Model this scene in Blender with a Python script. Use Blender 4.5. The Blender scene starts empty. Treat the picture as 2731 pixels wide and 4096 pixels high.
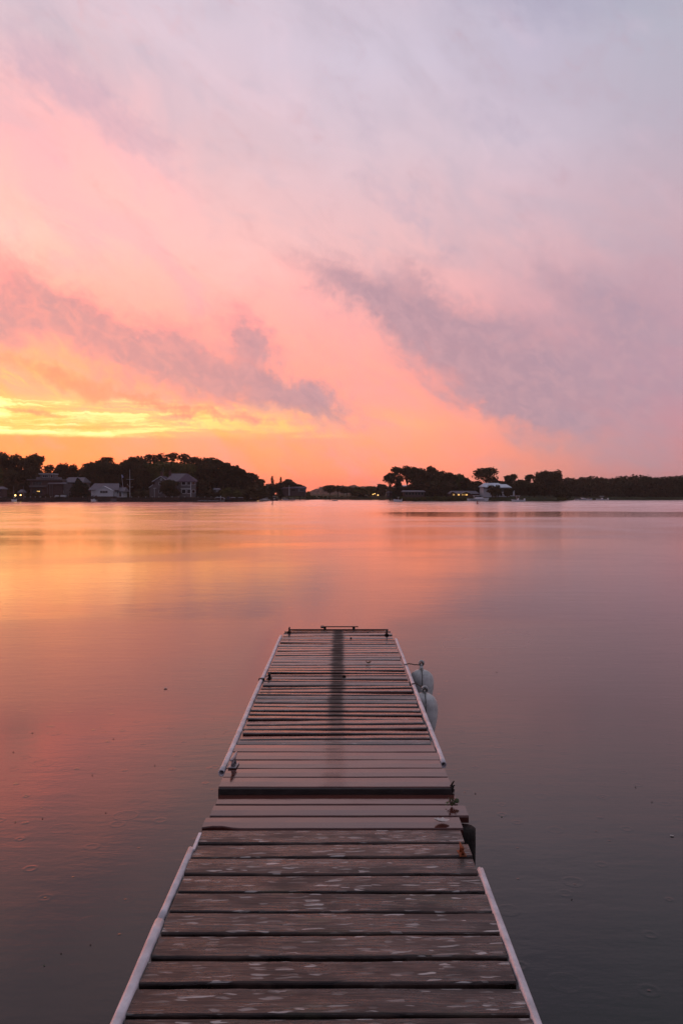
import bpy, bmesh, math, random
from mathutils import Vector, Matrix, noise as mnoise
S = bpy.context.scene
C = S.collection

# ------------------------------------------------------------------ camera
F = 3333.0                      # focal length measured in photograph pixels
HOR = 1984.0                    # horizon row of the photograph
CAMZ = 2.0
PITCH = math.atan((2048 - HOR) / F)
cd = bpy.data.cameras.new('camera')
cam = bpy.data.objects.new('camera', cd)
C.objects.link(cam)
cam.location = (0, 0, CAMZ)
cam.rotation_euler = (math.radians(90) - PITCH, 0, 0)
cd.sensor_fit = 'VERTICAL'
cd.sensor_height = 36.0
cd.lens = F / 4096 * 36.0
cd.clip_start = 0.05
cd.clip_end = 30000
S.camera = cam
S.view_settings.view_transform = 'Standard'
S.view_settings.look = 'None'
S.view_settings.exposure = 0
S.view_settings.gamma = 1
S.cycles.use_denoising = True
S.cycles.max_bounces = 6
S.cycles.volume_bounces = 0
S.cycles.caustics_reflective = False
S.cycles.caustics_refractive = False

def lin(c):
    return tuple(((x / 255) / 12.92 if x / 255 <= .04045 else ((x / 255 + .055) / 1.055) ** 2.4) for x in c)

# ------------------------------------------------------------------ node helper
class NT:
    def __init__(s, tree): s.t = tree; s.n = tree.nodes; s.l = tree.links
    def node(s, typ, **kw):
        n = s.n.new(typ)
        for k, v in kw.items(): setattr(n, k, v)
        return n
    def put(s, sock, v):
        if isinstance(v, V): s.l.new(v.o, sock)
        elif isinstance(v, bpy.types.NodeSocket): s.l.new(v, sock)
        else: sock.default_value = v
    def m(s, op, *a, clamp=False):
        n = s.node('ShaderNodeMath', operation=op, use_clamp=clamp)
        for i, v in enumerate(a): s.put(n.inputs[i], v)
        return V(s, n.outputs[0])
    def vec(s, x, y, z=0.0):
        n = s.node('ShaderNodeCombineXYZ')
        for i, v in enumerate((x, y, z)): s.put(n.inputs[i], v)
        return V(s, n.outputs[0])
    def sep(s, v):
        n = s.node('ShaderNodeSeparateXYZ'); s.put(n.inputs[0], v)
        return [V(s, o) for o in n.outputs]
    def noise(s, vec, scale=1.0, detail=4.0, rough=.55, dist=0.0, dims='3D', color=False):
        n = s.node('ShaderNodeTexNoise', noise_dimensions=dims)
        s.put(n.inputs['Vector'], vec)
        s.put(n.inputs['Scale'], scale); n.inputs['Detail'].default_value = detail
        n.inputs['Roughness'].default_value = rough; n.inputs['Distortion'].default_value = dist
        return V(s, n.outputs['Color' if color else 'Fac'])
    def ss(s, v, a, b, lo=0.0, hi=1.0):
        n = s.node('ShaderNodeMapRange', interpolation_type='SMOOTHSTEP', clamp=True)
        for i, x in enumerate((v, a, b, lo, hi)): s.put(n.inputs[i], x)
        return V(s, n.outputs[0])
    def mix(s, f, a, b, mode='MIX'):
        n = s.node('ShaderNodeMix', data_type='RGBA', blend_type=mode)
        s.put(n.inputs[0], f)
        for i, v in ((6, a), (7, b)):
            s.put(n.inputs[i], (*v, 1) if isinstance(v, tuple) and len(v) == 3 else v)
        return V(s, n.outputs[2])
    def ramp(s, v, stops, interp='EASE'):
        n = s.node('ShaderNodeValToRGB'); s.put(n.inputs[0], v)
        r = n.color_ramp; r.interpolation = interp
        while len(r.elements) > 1: r.elements.remove(r.elements[-1])
        r.elements[0].position = stops[0][0]; r.elements[0].color = (*stops[0][1], 1)
        for p, c in stops[1:]:
            e = r.elements.new(p); e.color = (*c, 1)
        return V(s, n.outputs[0])
class V:
    def __init__(s, nt, o): s.nt = nt; s.o = o
    def __add__(s, b): return s.nt.m('ADD', s, b)
    def __radd__(s, b): return s.nt.m('ADD', b, s)
    def __sub__(s, b): return s.nt.m('SUBTRACT', s, b)
    def __rsub__(s, b): return s.nt.m('SUBTRACT', b, s)
    def __mul__(s, b): return s.nt.m('MULTIPLY', s, b)
    def __rmul__(s, b): return s.nt.m('MULTIPLY', b, s)
    def __truediv__(s, b): return s.nt.m('DIVIDE', s, b)
    def __neg__(s): return s.nt.m('MULTIPLY', s, -1.0)

# ------------------------------------------------------------------ sky (world)
def pel(y, x=1365): return math.degrees(math.atan((HOR - y) / math.hypot(F, x - 1365.5)))
def paz(x): return math.degrees(math.atan((x - 1365.5) / F))
SUN_AZ, SUN_EL = -21.0, 4.5
w = bpy.data.worlds.new('World'); S.world = w; w.use_nodes = True
w.node_tree.nodes.clear()
T = NT(w.node_tree)
tc = T.node('ShaderNodeTexCoord')
dx, dy, dz = T.sep(tc.outputs['Generated'])
az = T.m('ARCTAN2', dx, dy) * 57.29578
el = T.m('ARCTAN2', dz, T.m('SQRT', dx * dx + dy * dy)) * 57.29578
# warp for ragged clouds
P0 = T.vec(az, el, 0.0)
wn = T.noise(P0, .30, 5, .6, color=True)
wx, wy, wz = T.sep(wn)
wn2 = T.noise(P0, 1.1, 4, .6, color=True)
w2x, w2y, w2z = T.sep(wn2)
azw = az + (wx - .5) * 4.0 + (w2x - .5) * 2.4
elw = el + (wy - .5) * 2.6 + (w2y - .5) * 1.7
# base colour: five elevation ramps across azimuth
E = lambda y: max(0.0, min(1.0, pel(y) / 60.0))
def gain(c, g):      # overexposed reds keep their real strength above 1
    r, gg, b = lin(c); return (r * g, gg, b)
def rmp(stops):
    # stops: (photo row, sRGB, gain)
    L = sorted([(E(y), gain(c, g)) for y, c, g in stops], key=lambda q: q[0])
    return T.ramp(el / 60.0, L, 'LINEAR')
TOPL = [(-3200, (140, 134, 148), .7), (-1200, (176, 166, 178), .8)]
r1 = rmp([(1984, (255, 150, 84), 1.9), (1830, (255, 162, 90), 2.0), (1768, (255, 160, 96), 2.0), (1745, (255, 196, 98), 2.0), (1640, (255, 200, 108), 2.0), (1540, (255, 184, 120), 2.0),
          (1300, (255, 186, 156), 2.0), (1000, (255, 204, 188), 2.3), (800, (250, 200, 190), 1.8), (600, (244, 194, 192), 1.25), (250, (228, 198, 206), 1), (0, (224, 200, 213), 1)] + TOPL)
r2 = rmp([(1984, (255, 152, 92), 1.9), (1830, (255, 166, 108), 1.9), (1760, (255, 172, 112), 1.9), (1740, (255, 190, 108), 1.9), (1660, (255, 188, 116), 1.85), (1540, (255, 180, 138), 1.7),
          (1300, (254, 184, 166), 1.8), (1000, (244, 197, 192), 1.15), (600, (229, 194, 201), 1), (250, (222, 200, 213), 1), (0, (220, 203, 217), 1)] + TOPL)
r3 = rmp([(1984, (255, 156, 114), 1.8), (1880, (255, 168, 124), 1.75), (1760, (255, 174, 130), 1.7), (1700, (255, 184, 134), 1.65), (1640, (255, 178, 138), 1.6), (1540, (255, 174, 152), 1.35),
          (1300, (244, 178, 172), 1.2), (1000, (238, 191, 192), 1.05), (600, (222, 197, 208), 1), (250, (214, 201, 218), 1), (0, (208, 194, 210), 1)] + TOPL)
r4 = rmp([(1984, (246, 156, 138), 1.1), (1800, (240, 156, 140), 1.05), (1640, (230, 152, 150), 1.0), (1300, (220, 166, 174), 1), (1000, (224, 182, 190), 1), (600, (208, 192, 208), 1), (250, (196, 186, 206), 1), (0, (184, 180, 200), 1)] + TOPL)
r5 = rmp([(1984, (222, 146, 148), 1.0), (1800, (210, 146, 154), 1.0), (1640, (200, 148, 163), 1), (1300, (202, 160, 173), 1), (1000, (206, 173, 184), 1), (600, (190, 178, 194), 1), (250, (184, 181, 198), 1), (0, (172, 176, 192), 1)] + TOPL)
azs = az + (wx - .5) * 5
base = T.mix(T.ss(azs, paz(150), paz(900)), r1, r2)
base = T.mix(T.ss(azs, paz(800), paz(1500)), base, r3)
base = T.mix(T.ss(azs, paz(1500), paz(2250)), base, r4)
base = T.mix(T.ss(azs, paz(2050), paz(2750)), base, r5)
# soft streaky texture over the whole deck of cloud, running down to the right
ca, sa = math.cos(math.radians(-29)), math.sin(math.radians(-29))
al = az * ca + el * sa
ac = el * ca - az * sa
st = T.noise(T.vec(al * .11, ac * .22, 3.0), 1.0, 5, .5, .8)
st2 = T.noise(T.vec(al * .30, ac * .48, 9.0), 1.0, 5, .55, .5)
soft = T.ss(st, .45, .70) * .34 + T.ss(st2, .5, .75) * .22
cloudR = T.mix(T.ss(az, -10.0, 20.0), lin((212, 168, 178)), lin((174, 158, 174)))
cloudT = T.mix(T.ss(el, 8.0, 22.0), cloudR, lin((192, 180, 196)))
base = T.mix(soft, base, cloudT)
lite = T.ss(st, .46, .28) * .22
base = T.mix(lite, base, lin((255, 220, 222)), 'SOFT_LIGHT')
# yellow break in the cloud, low on the left
band = T.ss(elw * .12 + el * .88, pel(1762), pel(1742)) * T.ss(elw * .30 + el * .70, pel(1590), pel(1655))
band = band * T.ss(azs, paz(1560), paz(760))
sk = T.noise(T.vec(azw * .10, el * 1.15 + (w2x - .5) * .5, 5.0), 1.0, 6, .62, .5)
yl = T.ss(sk, .38, .60)
base = T.mix(band * (yl * .9 + .1), base, (1.85, lin((255, 234, 0))[1], lin((0, 0, 128))[2]))
hot = T.ss(sk, .47, .60) * band * T.ss(az, paz(1000), paz(300))
base = T.mix(hot, base, (2.3, 1.2, lin((0, 0, 182))[2]))
gold = T.ss(T.noise(T.vec(al * .22, ac * .7, 1.0), 1.0, 6, .6, 1.0), .50, .68) * T.ss(az, paz(1100), paz(100)) * T.ss(el, pel(1380), pel(1560)) * T.ss(el, pel(1690), pel(1640))
base = T.mix(gold * .8, base, (1.5, lin((0, 208, 0))[1], lin((0, 0, 122))[2]))
# clouds
def blob(cx, cy, hl, hw, ang, k=1.0, warp=1.0):
    a0, e0 = paz(cx), pel(cy, cx)
    l, h = hl / F * 57.3, hw / F * 57.3
    c_, s_ = math.cos(math.radians(-ang)), math.sin(math.radians(-ang))
    X = (azw - a0) if warp == 1.0 else (az * (1 - warp) + azw * warp) - a0
    Y = (elw - e0) if warp == 1.0 else (el * (1 - warp) + elw * warp) - e0
    u = (X * c_ + Y * s_) / l
    v = (Y * c_ - X * s_) / h
    return T.m('EXPONENT', -(u * u + v * v)) * k
def addb(L):
    r = blob(*L[0])
    for b in L[1:]: r = r + blob(*b)
    return r
frag = T.noise(T.vec(al * .24, ac * .42, 2.0), 1.0, 7, .60, .7)
frag2 = T.noise(T.vec(al * .8, ac * 1.15, 6.0), 1.0, 6, .62, .6)
fr3 = (frag - .5) * 1.25 + (frag2 - .5) * .7
tint = T.ss(az, paz(300), paz(1500))
dark = addb([(760, 1470, 560, 150, 20, 1.1), (180, 1180, 300, 90, 35, .5), (430, 1330, 250, 75, 25, .75), (1010, 1345, 120, 85, 30, 1.1), (1190, 1590, 260, 60, 20, .75),
             (1420, 1170, 330, 80, 24, .75), (1640, 1090, 120, 70, 45, .45), (1820, 1320, 400, 120, 24, .9), (1960, 1520, 440, 110, 19, .65), (2300, 1170, 300, 100, 32, .5), (20, 1290, 120, 110, 35, 1.0),
             (2120, 1655, 280, 60, 16, 1.0), (2420, 1500, 420, 190, 18, .75), (2650, 1250, 260, 220, 40, .45)])
dm = T.ss(dark + fr3, -.05, 1.15)
dcol = T.mix(tint, gain((200, 148, 154), 1.05), lin((178, 145, 160)))
dcol = T.mix(T.ss(az, paz(1500), paz(2700)), dcol, lin((178, 150, 168)))
dcol = T.mix(T.ss(frag2, .35, .7) * .55, dcol, T.mix(tint, gain((236, 164, 154), 1.2), lin((206, 162, 172))))
base = T.mix(dm * .90, base, dcol)
high = addb([(250, 330, 330, 95, 33, 1.0), (640, 620, 220, 70, 45, .45), (1480, 560, 200, 60, 60, .45), (2150, 10, 520, 110, 10, .8), (2000, 520, 260, 90, 40, .5), (1650, 880, 260, 55, 35, .6)])
hm = T.ss(high + fr3 * .6, .15, 1.15)
base = T.mix(hm * .62, base, T.mix(T.ss(az, -20.0, 15.0), lin((196, 170, 190)), lin((172, 166, 190))))
low = addb([(480, 1570, 420, 40, 14, .6), (120, 1480, 260, 60, 20, .4), (900, 1665, 320, 26, 9, .75), (120, 1650, 150, 12, 3, .9, .35)])
lm = T.ss(low + fr3, .2, 1.1)
base = T.mix(lm * .85, base, T.mix(tint, gain((255, 152, 116), 1.2), lin((222, 150, 146))))
# the part of the sky behind the viewer is far from the glow: dimmer and greyer
back = T.ss(dy, .35, -.45)
base = T.mix(back, base, lin((148, 138, 158)))
und = T.ss(el, 0.0, -3.0)
base = T.mix(und, base, lin((60, 50, 52)))
# a trace of clear dusk sky above the cloud deck
sky = T.node('ShaderNodeTexSky', sky_type='NISHITA', sun_disc=False)
sky.sun_elevation = math.radians(SUN_EL); sky.sun_rotation = math.radians(SUN_AZ)
bg2 = T.node('ShaderNodeBackground'); T.l.new(sky.outputs[0], bg2.inputs[0]); bg2.inputs[1].default_value = .004
bg = T.node('ShaderNodeBackground'); T.put(bg.inputs[0], base); bg.inputs[1].default_value = 1.0
ad = T.node('ShaderNodeAddShader'); T.l.new(bg.outputs[0], ad.inputs[0]); T.l.new(bg2.outputs[0], ad.inputs[1])
wo = T.node('ShaderNodeOutputWorld'); T.l.new(ad.outputs[0], wo.inputs[0])
w.cycles.sampling_method = 'MANUAL'; w.cycles.sample_map_resolution = 512

# ------------------------------------------------------------------ sun, low behind the cloud on the left
sd = bpy.data.lights.new('sun', 'SUN'); sun = bpy.data.objects.new('sun', sd); C.objects.link(sun)
sd.energy = .010; sd.angle = math.radians(14); sd.color = (1, .62, .34)
_a, _e = math.radians(SUN_AZ), math.radians(SUN_EL)
_d = Vector((math.sin(_a) * math.cos(_e), math.cos(_a) * math.cos(_e), math.sin(_e)))
sun.rotation_euler = _d.to_track_quat('Z', 'Y').to_euler()

# ------------------------------------------------------------------ geometry helpers
def ray(px, py):
    f = Vector((0, math.cos(PITCH), -math.sin(PITCH))); u = Vector((0, math.sin(PITCH), math.cos(PITCH)))
    return Vector((1, 0, 0)) * (px - 1365.5) + u * (2048 - py) + f * F
def at(px, py, D):
    d = ray(px, py); return Vector((0, 0, CAMZ)) + d * (D / d.y)
def onz(px, py, z):
    d = ray(px, py); return Vector((0, 0, CAMZ)) + d * ((z - CAMZ) / d.z)

def obj(name, bm, mat=None, parent=None, smooth=False, loc=None):
    me = bpy.data.meshes.new(name)
    if isinstance(bm, tuple): me.from_pydata(bm[0], [], bm[1])
    else: bm.normal_update(); bm.to_mesh(me); bm.free()
    if mat: me.materials.append(mat)
    if smooth:
        for p in me.polygons: p.use_smooth = True
    o = bpy.data.objects.new(name, me); C.objects.link(o)
    if parent: o.parent = parent
    if loc is not None: o.location = loc
    return o
def thing(name, label, cat, loc=(0, 0, 0), rz=0.0, group=None):
    o = bpy.data.objects.new(name, None); C.objects.link(o); o.empty_display_size = .3
    o.location = loc; o.rotation_euler = (0, 0, rz)
    return tag(o, label, cat, group)
def tag(o, label, cat, group=None):
    o['label'] = label; o['category'] = cat
    if group: o['group'] = group
    return o
def struct(o): o['kind'] = 'structure'; return o
def stuff(o, label, cat): o['kind'] = 'stuff'; o['label'] = label; o['category'] = cat; return o

def box(bm, x0, x1, y0, y1, z0, z1, bev=0.0, M=None):
    r = bmesh.ops.create_cube(bm, size=1.0)
    vs = r['verts']
    for v in vs:
        v.co = Vector(((x0 + x1) / 2 + v.co.x * (x1 - x0), (y0 + y1) / 2 + v.co.y * (y1 - y0), (z0 + z1) / 2 + v.co.z * (z1 - z0)))
    if bev:
        es = list({e for v in vs for e in v.link_edges})
        g = bmesh.ops.bevel(bm, geom=es, offset=bev, segments=2, affect='EDGES', profile=.6)
        vs = list({v for f in g['faces'] for v in f.verts} | {v for v in vs if v.is_valid})
    if M is not None:
        for v in vs: v.co = M @ v.co
    return vs
def tube(bm, pts, r, seg=8, cap=True):
    pts = [Vector(p) for p in pts]; n = len(pts)
    rs = r if isinstance(r, (list, tuple)) else [r] * n
    rings = []
    for i, p in enumerate(pts):
        t = (pts[min(i + 1, n - 1)] - pts[max(i - 1, 0)]).normalized()
        a = Vector((0, 0, 1)) if abs(t.z) < .9 else Vector((1, 0, 0))
        u = t.cross(a).normalized(); v = t.cross(u)
        rings.append([bm.verts.new(p + (u * math.cos(k * 2 * math.pi / seg) + v * math.sin(k * 2 * math.pi / seg)) * rs[i]) for k in range(seg)])
    for i in range(n - 1):
        for k in range(seg):
            bm.faces.new((rings[i][k], rings[i][(k + 1) % seg], rings[i + 1][(k + 1) % seg], rings[i + 1][k]))
    if cap:
        bm.faces.new(rings[0][::-1]); bm.faces.new(rings[-1])
    return [v for r_ in rings for v in r_]
def lathe(bm, prof, seg=20, cx=0, cy=0, fold=None):
    rings = []
    for (r, z) in prof:
        ring = []
        for k in range(seg):
            a = k * 2 * math.pi / seg
            rr = r * (fold(a, z) if fold else 1)
            ring.append(bm.verts.new((cx + rr * math.cos(a), cy + rr * math.sin(a), z)))
        rings.append(ring)
    for i in range(len(rings) - 1):
        for k in range(seg):
            bm.faces.new((rings[i][k], rings[i][(k + 1) % seg], rings[i + 1][(k + 1) % seg], rings[i + 1][k]))
    bm.faces.new(rings[0][::-1]); bm.faces.new(rings[-1])
def poly(bm, pts):
    return bm.faces.new([bm.verts.new(p) for p in pts])
def prism(bm, outline, y0, y1):
    """outline: list of (x, z); extruded from y0 to y1"""
    a = [bm.verts.new((x, y0, z)) for x, z in outline]; b = [bm.verts.new((x, y1, z)) for x, z in outline]
    n = len(a)
    bm.faces.new(a); bm.faces.new(b[::-1])
    for i in range(n): bm.faces.new((a[i], b[i], b[(i + 1) % n], a[(i + 1) % n]))

# ------------------------------------------------------------------ materials
def mat(name, col, rough=.6, spec=.5, metal=0.0, emit=None, es=1.0, var=0.0, vscale=3.0, bump=0.0, ior=1.45):
    m = bpy.data.materials.new(name); m.use_nodes = True
    n = NT(m.node_tree); b = m.node_tree.nodes['Principled BSDF']
    b.inputs['Roughness'].default_value = rough; b.inputs['Metallic'].default_value = metal
    b.inputs['Specular IOR Level'].default_value = spec; b.inputs['IOR'].default_value = ior
    c = (*col, 1)
    if var:
        tcn = n.node('ShaderNodeTexCoord'); ns = n.noise(tcn.outputs['Object'], vscale, 5, .6)
        f = n.ss(ns, .3, .7)
        oi = n.node('ShaderNodeObjectInfo')
        f = n.m('ADD', f * .7, V(n, oi.outputs['Random']) * .3)
        c2 = tuple(max(0, x * (1 - var)) for x in col); c3 = tuple(x * (1 + var) for x in col)
        n.put(b.inputs['Base Color'], n.mix(f, c2, c3))
        if bump:
            bp = n.node('ShaderNodeBump'); bp.inputs['Strength'].default_value = bump; bp.inputs['Distance'].default_value = .02
            n.put(bp.inputs['Height'], ns); n.l.new(bp.outputs[0], b.inputs['Normal'])
    else: b.inputs['Base Color'].default_value = c
    if emit:
        b.inputs['Emission Color'].default_value = (*emit, 1); b.inputs['Emission Strength'].default_value = es
    return m

def water_mat():
    m = bpy.data.materials.new('water'); m.use_nodes = True
    m.node_tree.nodes.clear(); n = NT(m.node_tree)
    g = n.node('ShaderNodeNewGeometry'); P = V(n, g.outputs['Position'])
    x, y, z = n.sep(P)
    gl = n.node('ShaderNodeBsdfAnisotropic', distribution='BECKMANN'); gl.inputs['Color'].default_value = (1, .97, .94, 1)
    df = n.node('ShaderNodeBsdfDiffuse'); df.inputs['Color'].default_value = (.004, .0035, .004, 1)
    fr = n.node('ShaderNodeFresnel'); fr.inputs['IOR'].default_value = 1.39
    mx = n.node('ShaderNodeMixShader'); n.l.new(fr.outputs[0], mx.inputs[0]); n.l.new(df.outputs[0], mx.inputs[1]); n.l.new(gl.outputs[0], mx.inputs[2])
    mo = n.node('ShaderNodeOutputMaterial'); n.l.new(mx.outputs[0], mo.inputs['Surface'])
    # breeze: rippled water far out, calm slicks between
    wv = n.noise(n.vec(x * .018, y * .03, 0), 1.0, 4, .6, .6)
    wv2 = n.noise(n.vec(x * .09, y * .16, 4), 1.0, 4, .6, .6)
    amp = n.ss(y, 8.0, 60.0, .12, 1.0)
    xw = x + (wv - .5) * 40.0 * amp; yw = y + ((wv - .5) * 22.0 + (wv2 - .5) * 6.0) * amp
    # calm slick on the right
    slick = n.ss(xw, 2.0, 10.0) * n.ss(yw, 74.0, 80.0) * n.ss(yw, 108.0, 101.0)
    slick = n.m('MAXIMUM', slick, n.ss(xw, 0.0, 8.0) * n.ss(xw, 22.0, 12.0) * n.ss(yw, 62.0, 65.0) * n.ss(yw, 70.0, 67.0) * .7)
    thin = n.ss(n.noise(n.vec(x * .012, y * .09, 7), 1.0, 3, .5, .3), .64, .70) * n.ss(y, 90.0, 130.0) * .75 * n.ss(x, -14.0, -8.0)
    calm = n.m('MAXIMUM', slick, thin)
    farr = n.ss(yw, 34.0, 62.0, .095, .175)
    farr = farr * n.ss(y, 3.0, 9.0, .9, 1.0)
    yz = yw + (n.noise(n.vec(x * .16, y * .25, 12), 1.0, 3, .5) - .5) * 4.5 + x * x * .03
    zone = n.ss(yz, 6.5, 9.5) * n.ss(yz, 14.2, 12.8) * n.ss(n.m('ABSOLUTE', x + .2), .7, 1.1) * n.ss(x, 6.0, 2.0)
    farr = farr + zone * .11 + n.ss(y, 90.0, 240.0, .02, .075)
    gust = n.ss(wv2, .42, .66) * n.ss(y, 5.0, 12.0, .0, .06)
    r = (farr + gust) * (1.0 - calm) + calm * .125
    n.put(gl.inputs['Roughness'], r)
    # small waves and rain rings (height in metres)
    near = n.ss(y, 60.0, 10.0)
    h = n.noise(n.vec(x * 1.2, y * 2.2, 0), 1.0, 3, .5) * .003 + n.noise(n.vec(x * 7.0, y * 9.0, 2), 1.0, 3, .6) * .0009 + n.noise(n.vec(x * 2.6, y * 8.0, 8), 1.0, 4, .6) * n.ss(y, 45.0, 12.0) * .0028
    h = h + n.noise(n.vec(x * .35, y * .8, 5), 1.0, 2, .5) * .006 * near
    h = h + n.noise(n.vec(x * 22.0, y * 26.0, 6), 1.0, 2, .5) * .0006 * n.ss(y, 30.0, 9.0)
    tot = None
    for k, (sc, ofs) in enumerate(((1.1, 0.0), (1.9, 13.7), (3.1, 31.3))):
        vo = n.node('ShaderNodeTexVoronoi', voronoi_dimensions='2D', feature='F1')
        n.put(vo.inputs['Vector'], n.vec(x + ofs, y + ofs * .7, 0)); vo.inputs['Scale'].default_value = sc
        vo.inputs['Randomness'].default_value = .9
        d = V(n, vo.outputs['Distance']) / sc
        cr, cg, cb = n.sep(vo.outputs['Color'])
        R = cr * .12 / sc + .012
        on = n.m('GREATER_THAN', cg, .58)
        u = (d - R) / .009; u2 = (d - R * .72) / .007
        ring = (n.m('EXPONENT', -(u * u)) + n.m('EXPONENT', -(u2 * u2)) * .5) * on * (1.0 - cr * .8)
        tot = ring if tot is None else tot + ring
        dr = d / .006
        tot = tot + n.m('EXPONENT', -(dr * dr)) * n.m('GREATER_THAN', cb, .8) * 2.5
    h = h + tot * .0011 * n.ss(y, 40.0, 12.0)
    bp = n.node('ShaderNodeBump'); bp.inputs['Strength'].default_value = .6; bp.inputs['Distance'].default_value = 1.0
    n.put(bp.inputs['Height'], h)
    for q in (gl, df, fr): n.l.new(bp.outputs[0], q.inputs['Normal'])
    return m

def wood_mat(name, flooded, dockfar, runner=True):
    m = bpy.data.materials.new(name); m.use_nodes = True
    n = NT(m.node_tree); b = m.node_tree.nodes['Principled BSDF']
    tcn = n.node('ShaderNodeTexCoord'); oi = n.node('ShaderNodeObjectInfo'); R = V(n, oi.outputs['Random'])
    x, y, z = n.sep(tcn.outputs['Object'])
    yo = y + R * 37.0
    # grain, knots
    wob = n.noise(n.vec(x * 2.2, yo * 6.0, R * 9), 1.0, 3, .5)
    grain = n.noise(n.vec(x * 3.0, yo * 75.0 + wob * 5.0, 0), 1.0, 5, .65, .4)
    fine = n.noise(n.vec(x * 14.0, yo * 260.0, 1), 1.0, 3, .6)
    patch = n.noise(n.vec(x * 1.7, yo * 3.0, R * 20), 1.0, 4, .6)
    tone = n.ss(grain * .55 + patch * .35 + R * .10, .36, .64)
    c1, c2 = ((.008, .003, .003), (.085, .030, .022)) if dockfar else ((.006, .004, .004), (.082, .054, .043))
    col = n.mix(tone, c1, c2)
    moss = n.ss(n.noise(n.vec(x * 2.0, yo * 7.0, 5), 1.0, 4, .6), .55, .72)
    col = n.mix(moss * .45, col, (.060, .062, .034))
    crack = n.ss(fine * .6 + grain * .4, .36, .28)
    col = n.mix(crack * .8, col, (.010, .008, .008))
    if not flooded:
        # pale flecks stretched along the grain
        vo = n.node('ShaderNodeTexVoronoi', voronoi_dimensions='2D', feature='F1')
        wx_ = n.noise(n.vec(x * 9.0, yo * 30.0, 3), 1.0, 2, .5)
        n.put(vo.inputs['Vector'], n.vec(x * 11.0 + wx_ * 1.6, yo * 62.0 + wx_ * 2.6 + patch * 2.0, 0)); vo.inputs['Scale'].default_value = 1.0
        vr, vg, vb = n.sep(vo.outputs['Color'])
        gz = n.sep(n.node('ShaderNodeNewGeometry').outputs['Normal'])[2]
        sz = vb * .24 + .14
        fl = n.ss(V(n, vo.outputs['Distance']) + (fine - .5) * .28 - sz, .07, -.05) * n.ss(gz, .6, .9) * n.m('GREATER_THAN', vr + (patch - .5) * 1.5, .55)
        fl = fl * (vg * vg * .85 + .15)
        col = n.mix(fl * (.35 if dockfar else .95), col, (.52, .52, .49))
        fl2 = n.ss(n.noise(n.vec(x * 5.0, yo * 60.0, 8), 1.0, 4, .6), .64, .74)
        col = n.mix(fl2 * (.25 if dockfar else .42), col, (.34, .32, .28))
        tan = n.ss(n.noise(n.vec(x * 2.6, yo * 11.0, 15), 1.0, 3, .5), .64, .72)
        col = n.mix(tan * .5, col, (.15, .115, .07))
    blot = n.ss(n.noise(n.vec(x * 3.6, yo * 16.0, 17), 1.0, 4, .6), .58, .68)
    col = n.mix(blot * .8, col, (.008, .007, .006))
    edge = n.ss(x, -.42, -.62) * n.ss(patch, .4, .6)
    col = n.mix(edge * .8, col, (.008, .007, .006))
    # darker, rougher strip down the middle of the float
    wet = n.noise(n.vec(x * 3.5, yo * 12.0, 11), 1.0, 4, .6)
    rough = n.ss(wet, .40, .70, .05, .17) if dockfar else n.ss(wet, .36, .62, .10, .50)
    if flooded:
        rough = n.ss(wet, .45, .75, .05, .20); col = n.mix(.42, col, (.130, .042, .032))
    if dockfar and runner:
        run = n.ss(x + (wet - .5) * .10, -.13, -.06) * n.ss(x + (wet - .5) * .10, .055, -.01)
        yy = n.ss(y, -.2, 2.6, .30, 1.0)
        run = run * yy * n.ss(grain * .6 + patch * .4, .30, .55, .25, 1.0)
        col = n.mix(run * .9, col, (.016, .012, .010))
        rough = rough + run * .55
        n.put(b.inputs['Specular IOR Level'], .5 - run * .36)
    n.put(b.inputs['Base Color'], col); n.put(b.inputs['Roughness'], rough)
    b.inputs['IOR'].default_value = 1.55 if flooded else (1.62 if dockfar else 1.45)
    bp = n.node('ShaderNodeBump'); bp.inputs['Strength'].default_value = .12 if flooded else (.5 if dockfar else 1.0)
    bp.inputs['Distance'].default_value = .004
    n.put(bp.inputs['Height'], grain * .8 + fine * .25 + patch * .6); n.l.new(bp.outputs[0], b.inputs['Normal'])
    return m

M_water = water_mat()
M_plank_n = wood_mat('weathered_plank', False, False)
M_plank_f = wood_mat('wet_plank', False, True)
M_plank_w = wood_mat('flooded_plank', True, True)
M_plank_v = wood_mat('flooded_near_plank', True, True, False)
M_beam = mat('dark_timber', (.022, .016, .014), .55, var=.4, vscale=9, bump=.5)
M_pile = mat('pile_timber', (.020, .017, .014), .8, spec=.25, var=.6, vscale=24, bump=1.0)
M_pvc = mat('pvc_rail', (.62, .60, .62), .35, var=.34, vscale=9, bump=.5)
M_dark = mat('black_void', (.008, .007, .007), .8)
M_float = mat('float_block', (.03, .03, .032), .5)
M_metal = mat('galvanised', (.28, .27, .28), .42, metal=.7, var=.3, vscale=40)
M_rust = mat('rusty_iron', (.20, .060, .022), .65, spec=.3, var=.6, vscale=60, bump=.6)
M_rope = mat('grey_rope', (.09, .085, .07), .9, spec=.2, var=.3, vscale=90)
M_fend = mat('fender_vinyl', (.52, .55, .52), .38, var=.40, vscale=11, bump=.15)
M_fenddk = mat('fender_grime', (.14, .15, .13), .6, var=.4, vscale=30)
M_leafg = mat('green_leaf', (.05, .10, .03), .6, var=.4, vscale=50)
M_leafd = mat('dead_leaf', (.16, .11, .06), .7, var=.4, vscale=50)
M_shell = mat('pale_scrap', (.60, .55, .50), .6, var=.2, vscale=50)
M_weed = mat('seaweed', (.010, .010, .010), .7, spec=.2, var=.5, vscale=50)
M_land = mat('land', (.030, .034, .016), .95, spec=.1, var=.5, vscale=.15)
M_marsh = mat('marsh_grass', (.045, .048, .018), .95, spec=.1, var=.4, vscale=.4)
M_wall = mat('seawall_timber', (.060, .045, .040), .9, spec=.2, var=.4, vscale=1.5)
M_cap = mat('white_cap', (.8, .8, .78), .5)
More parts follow.
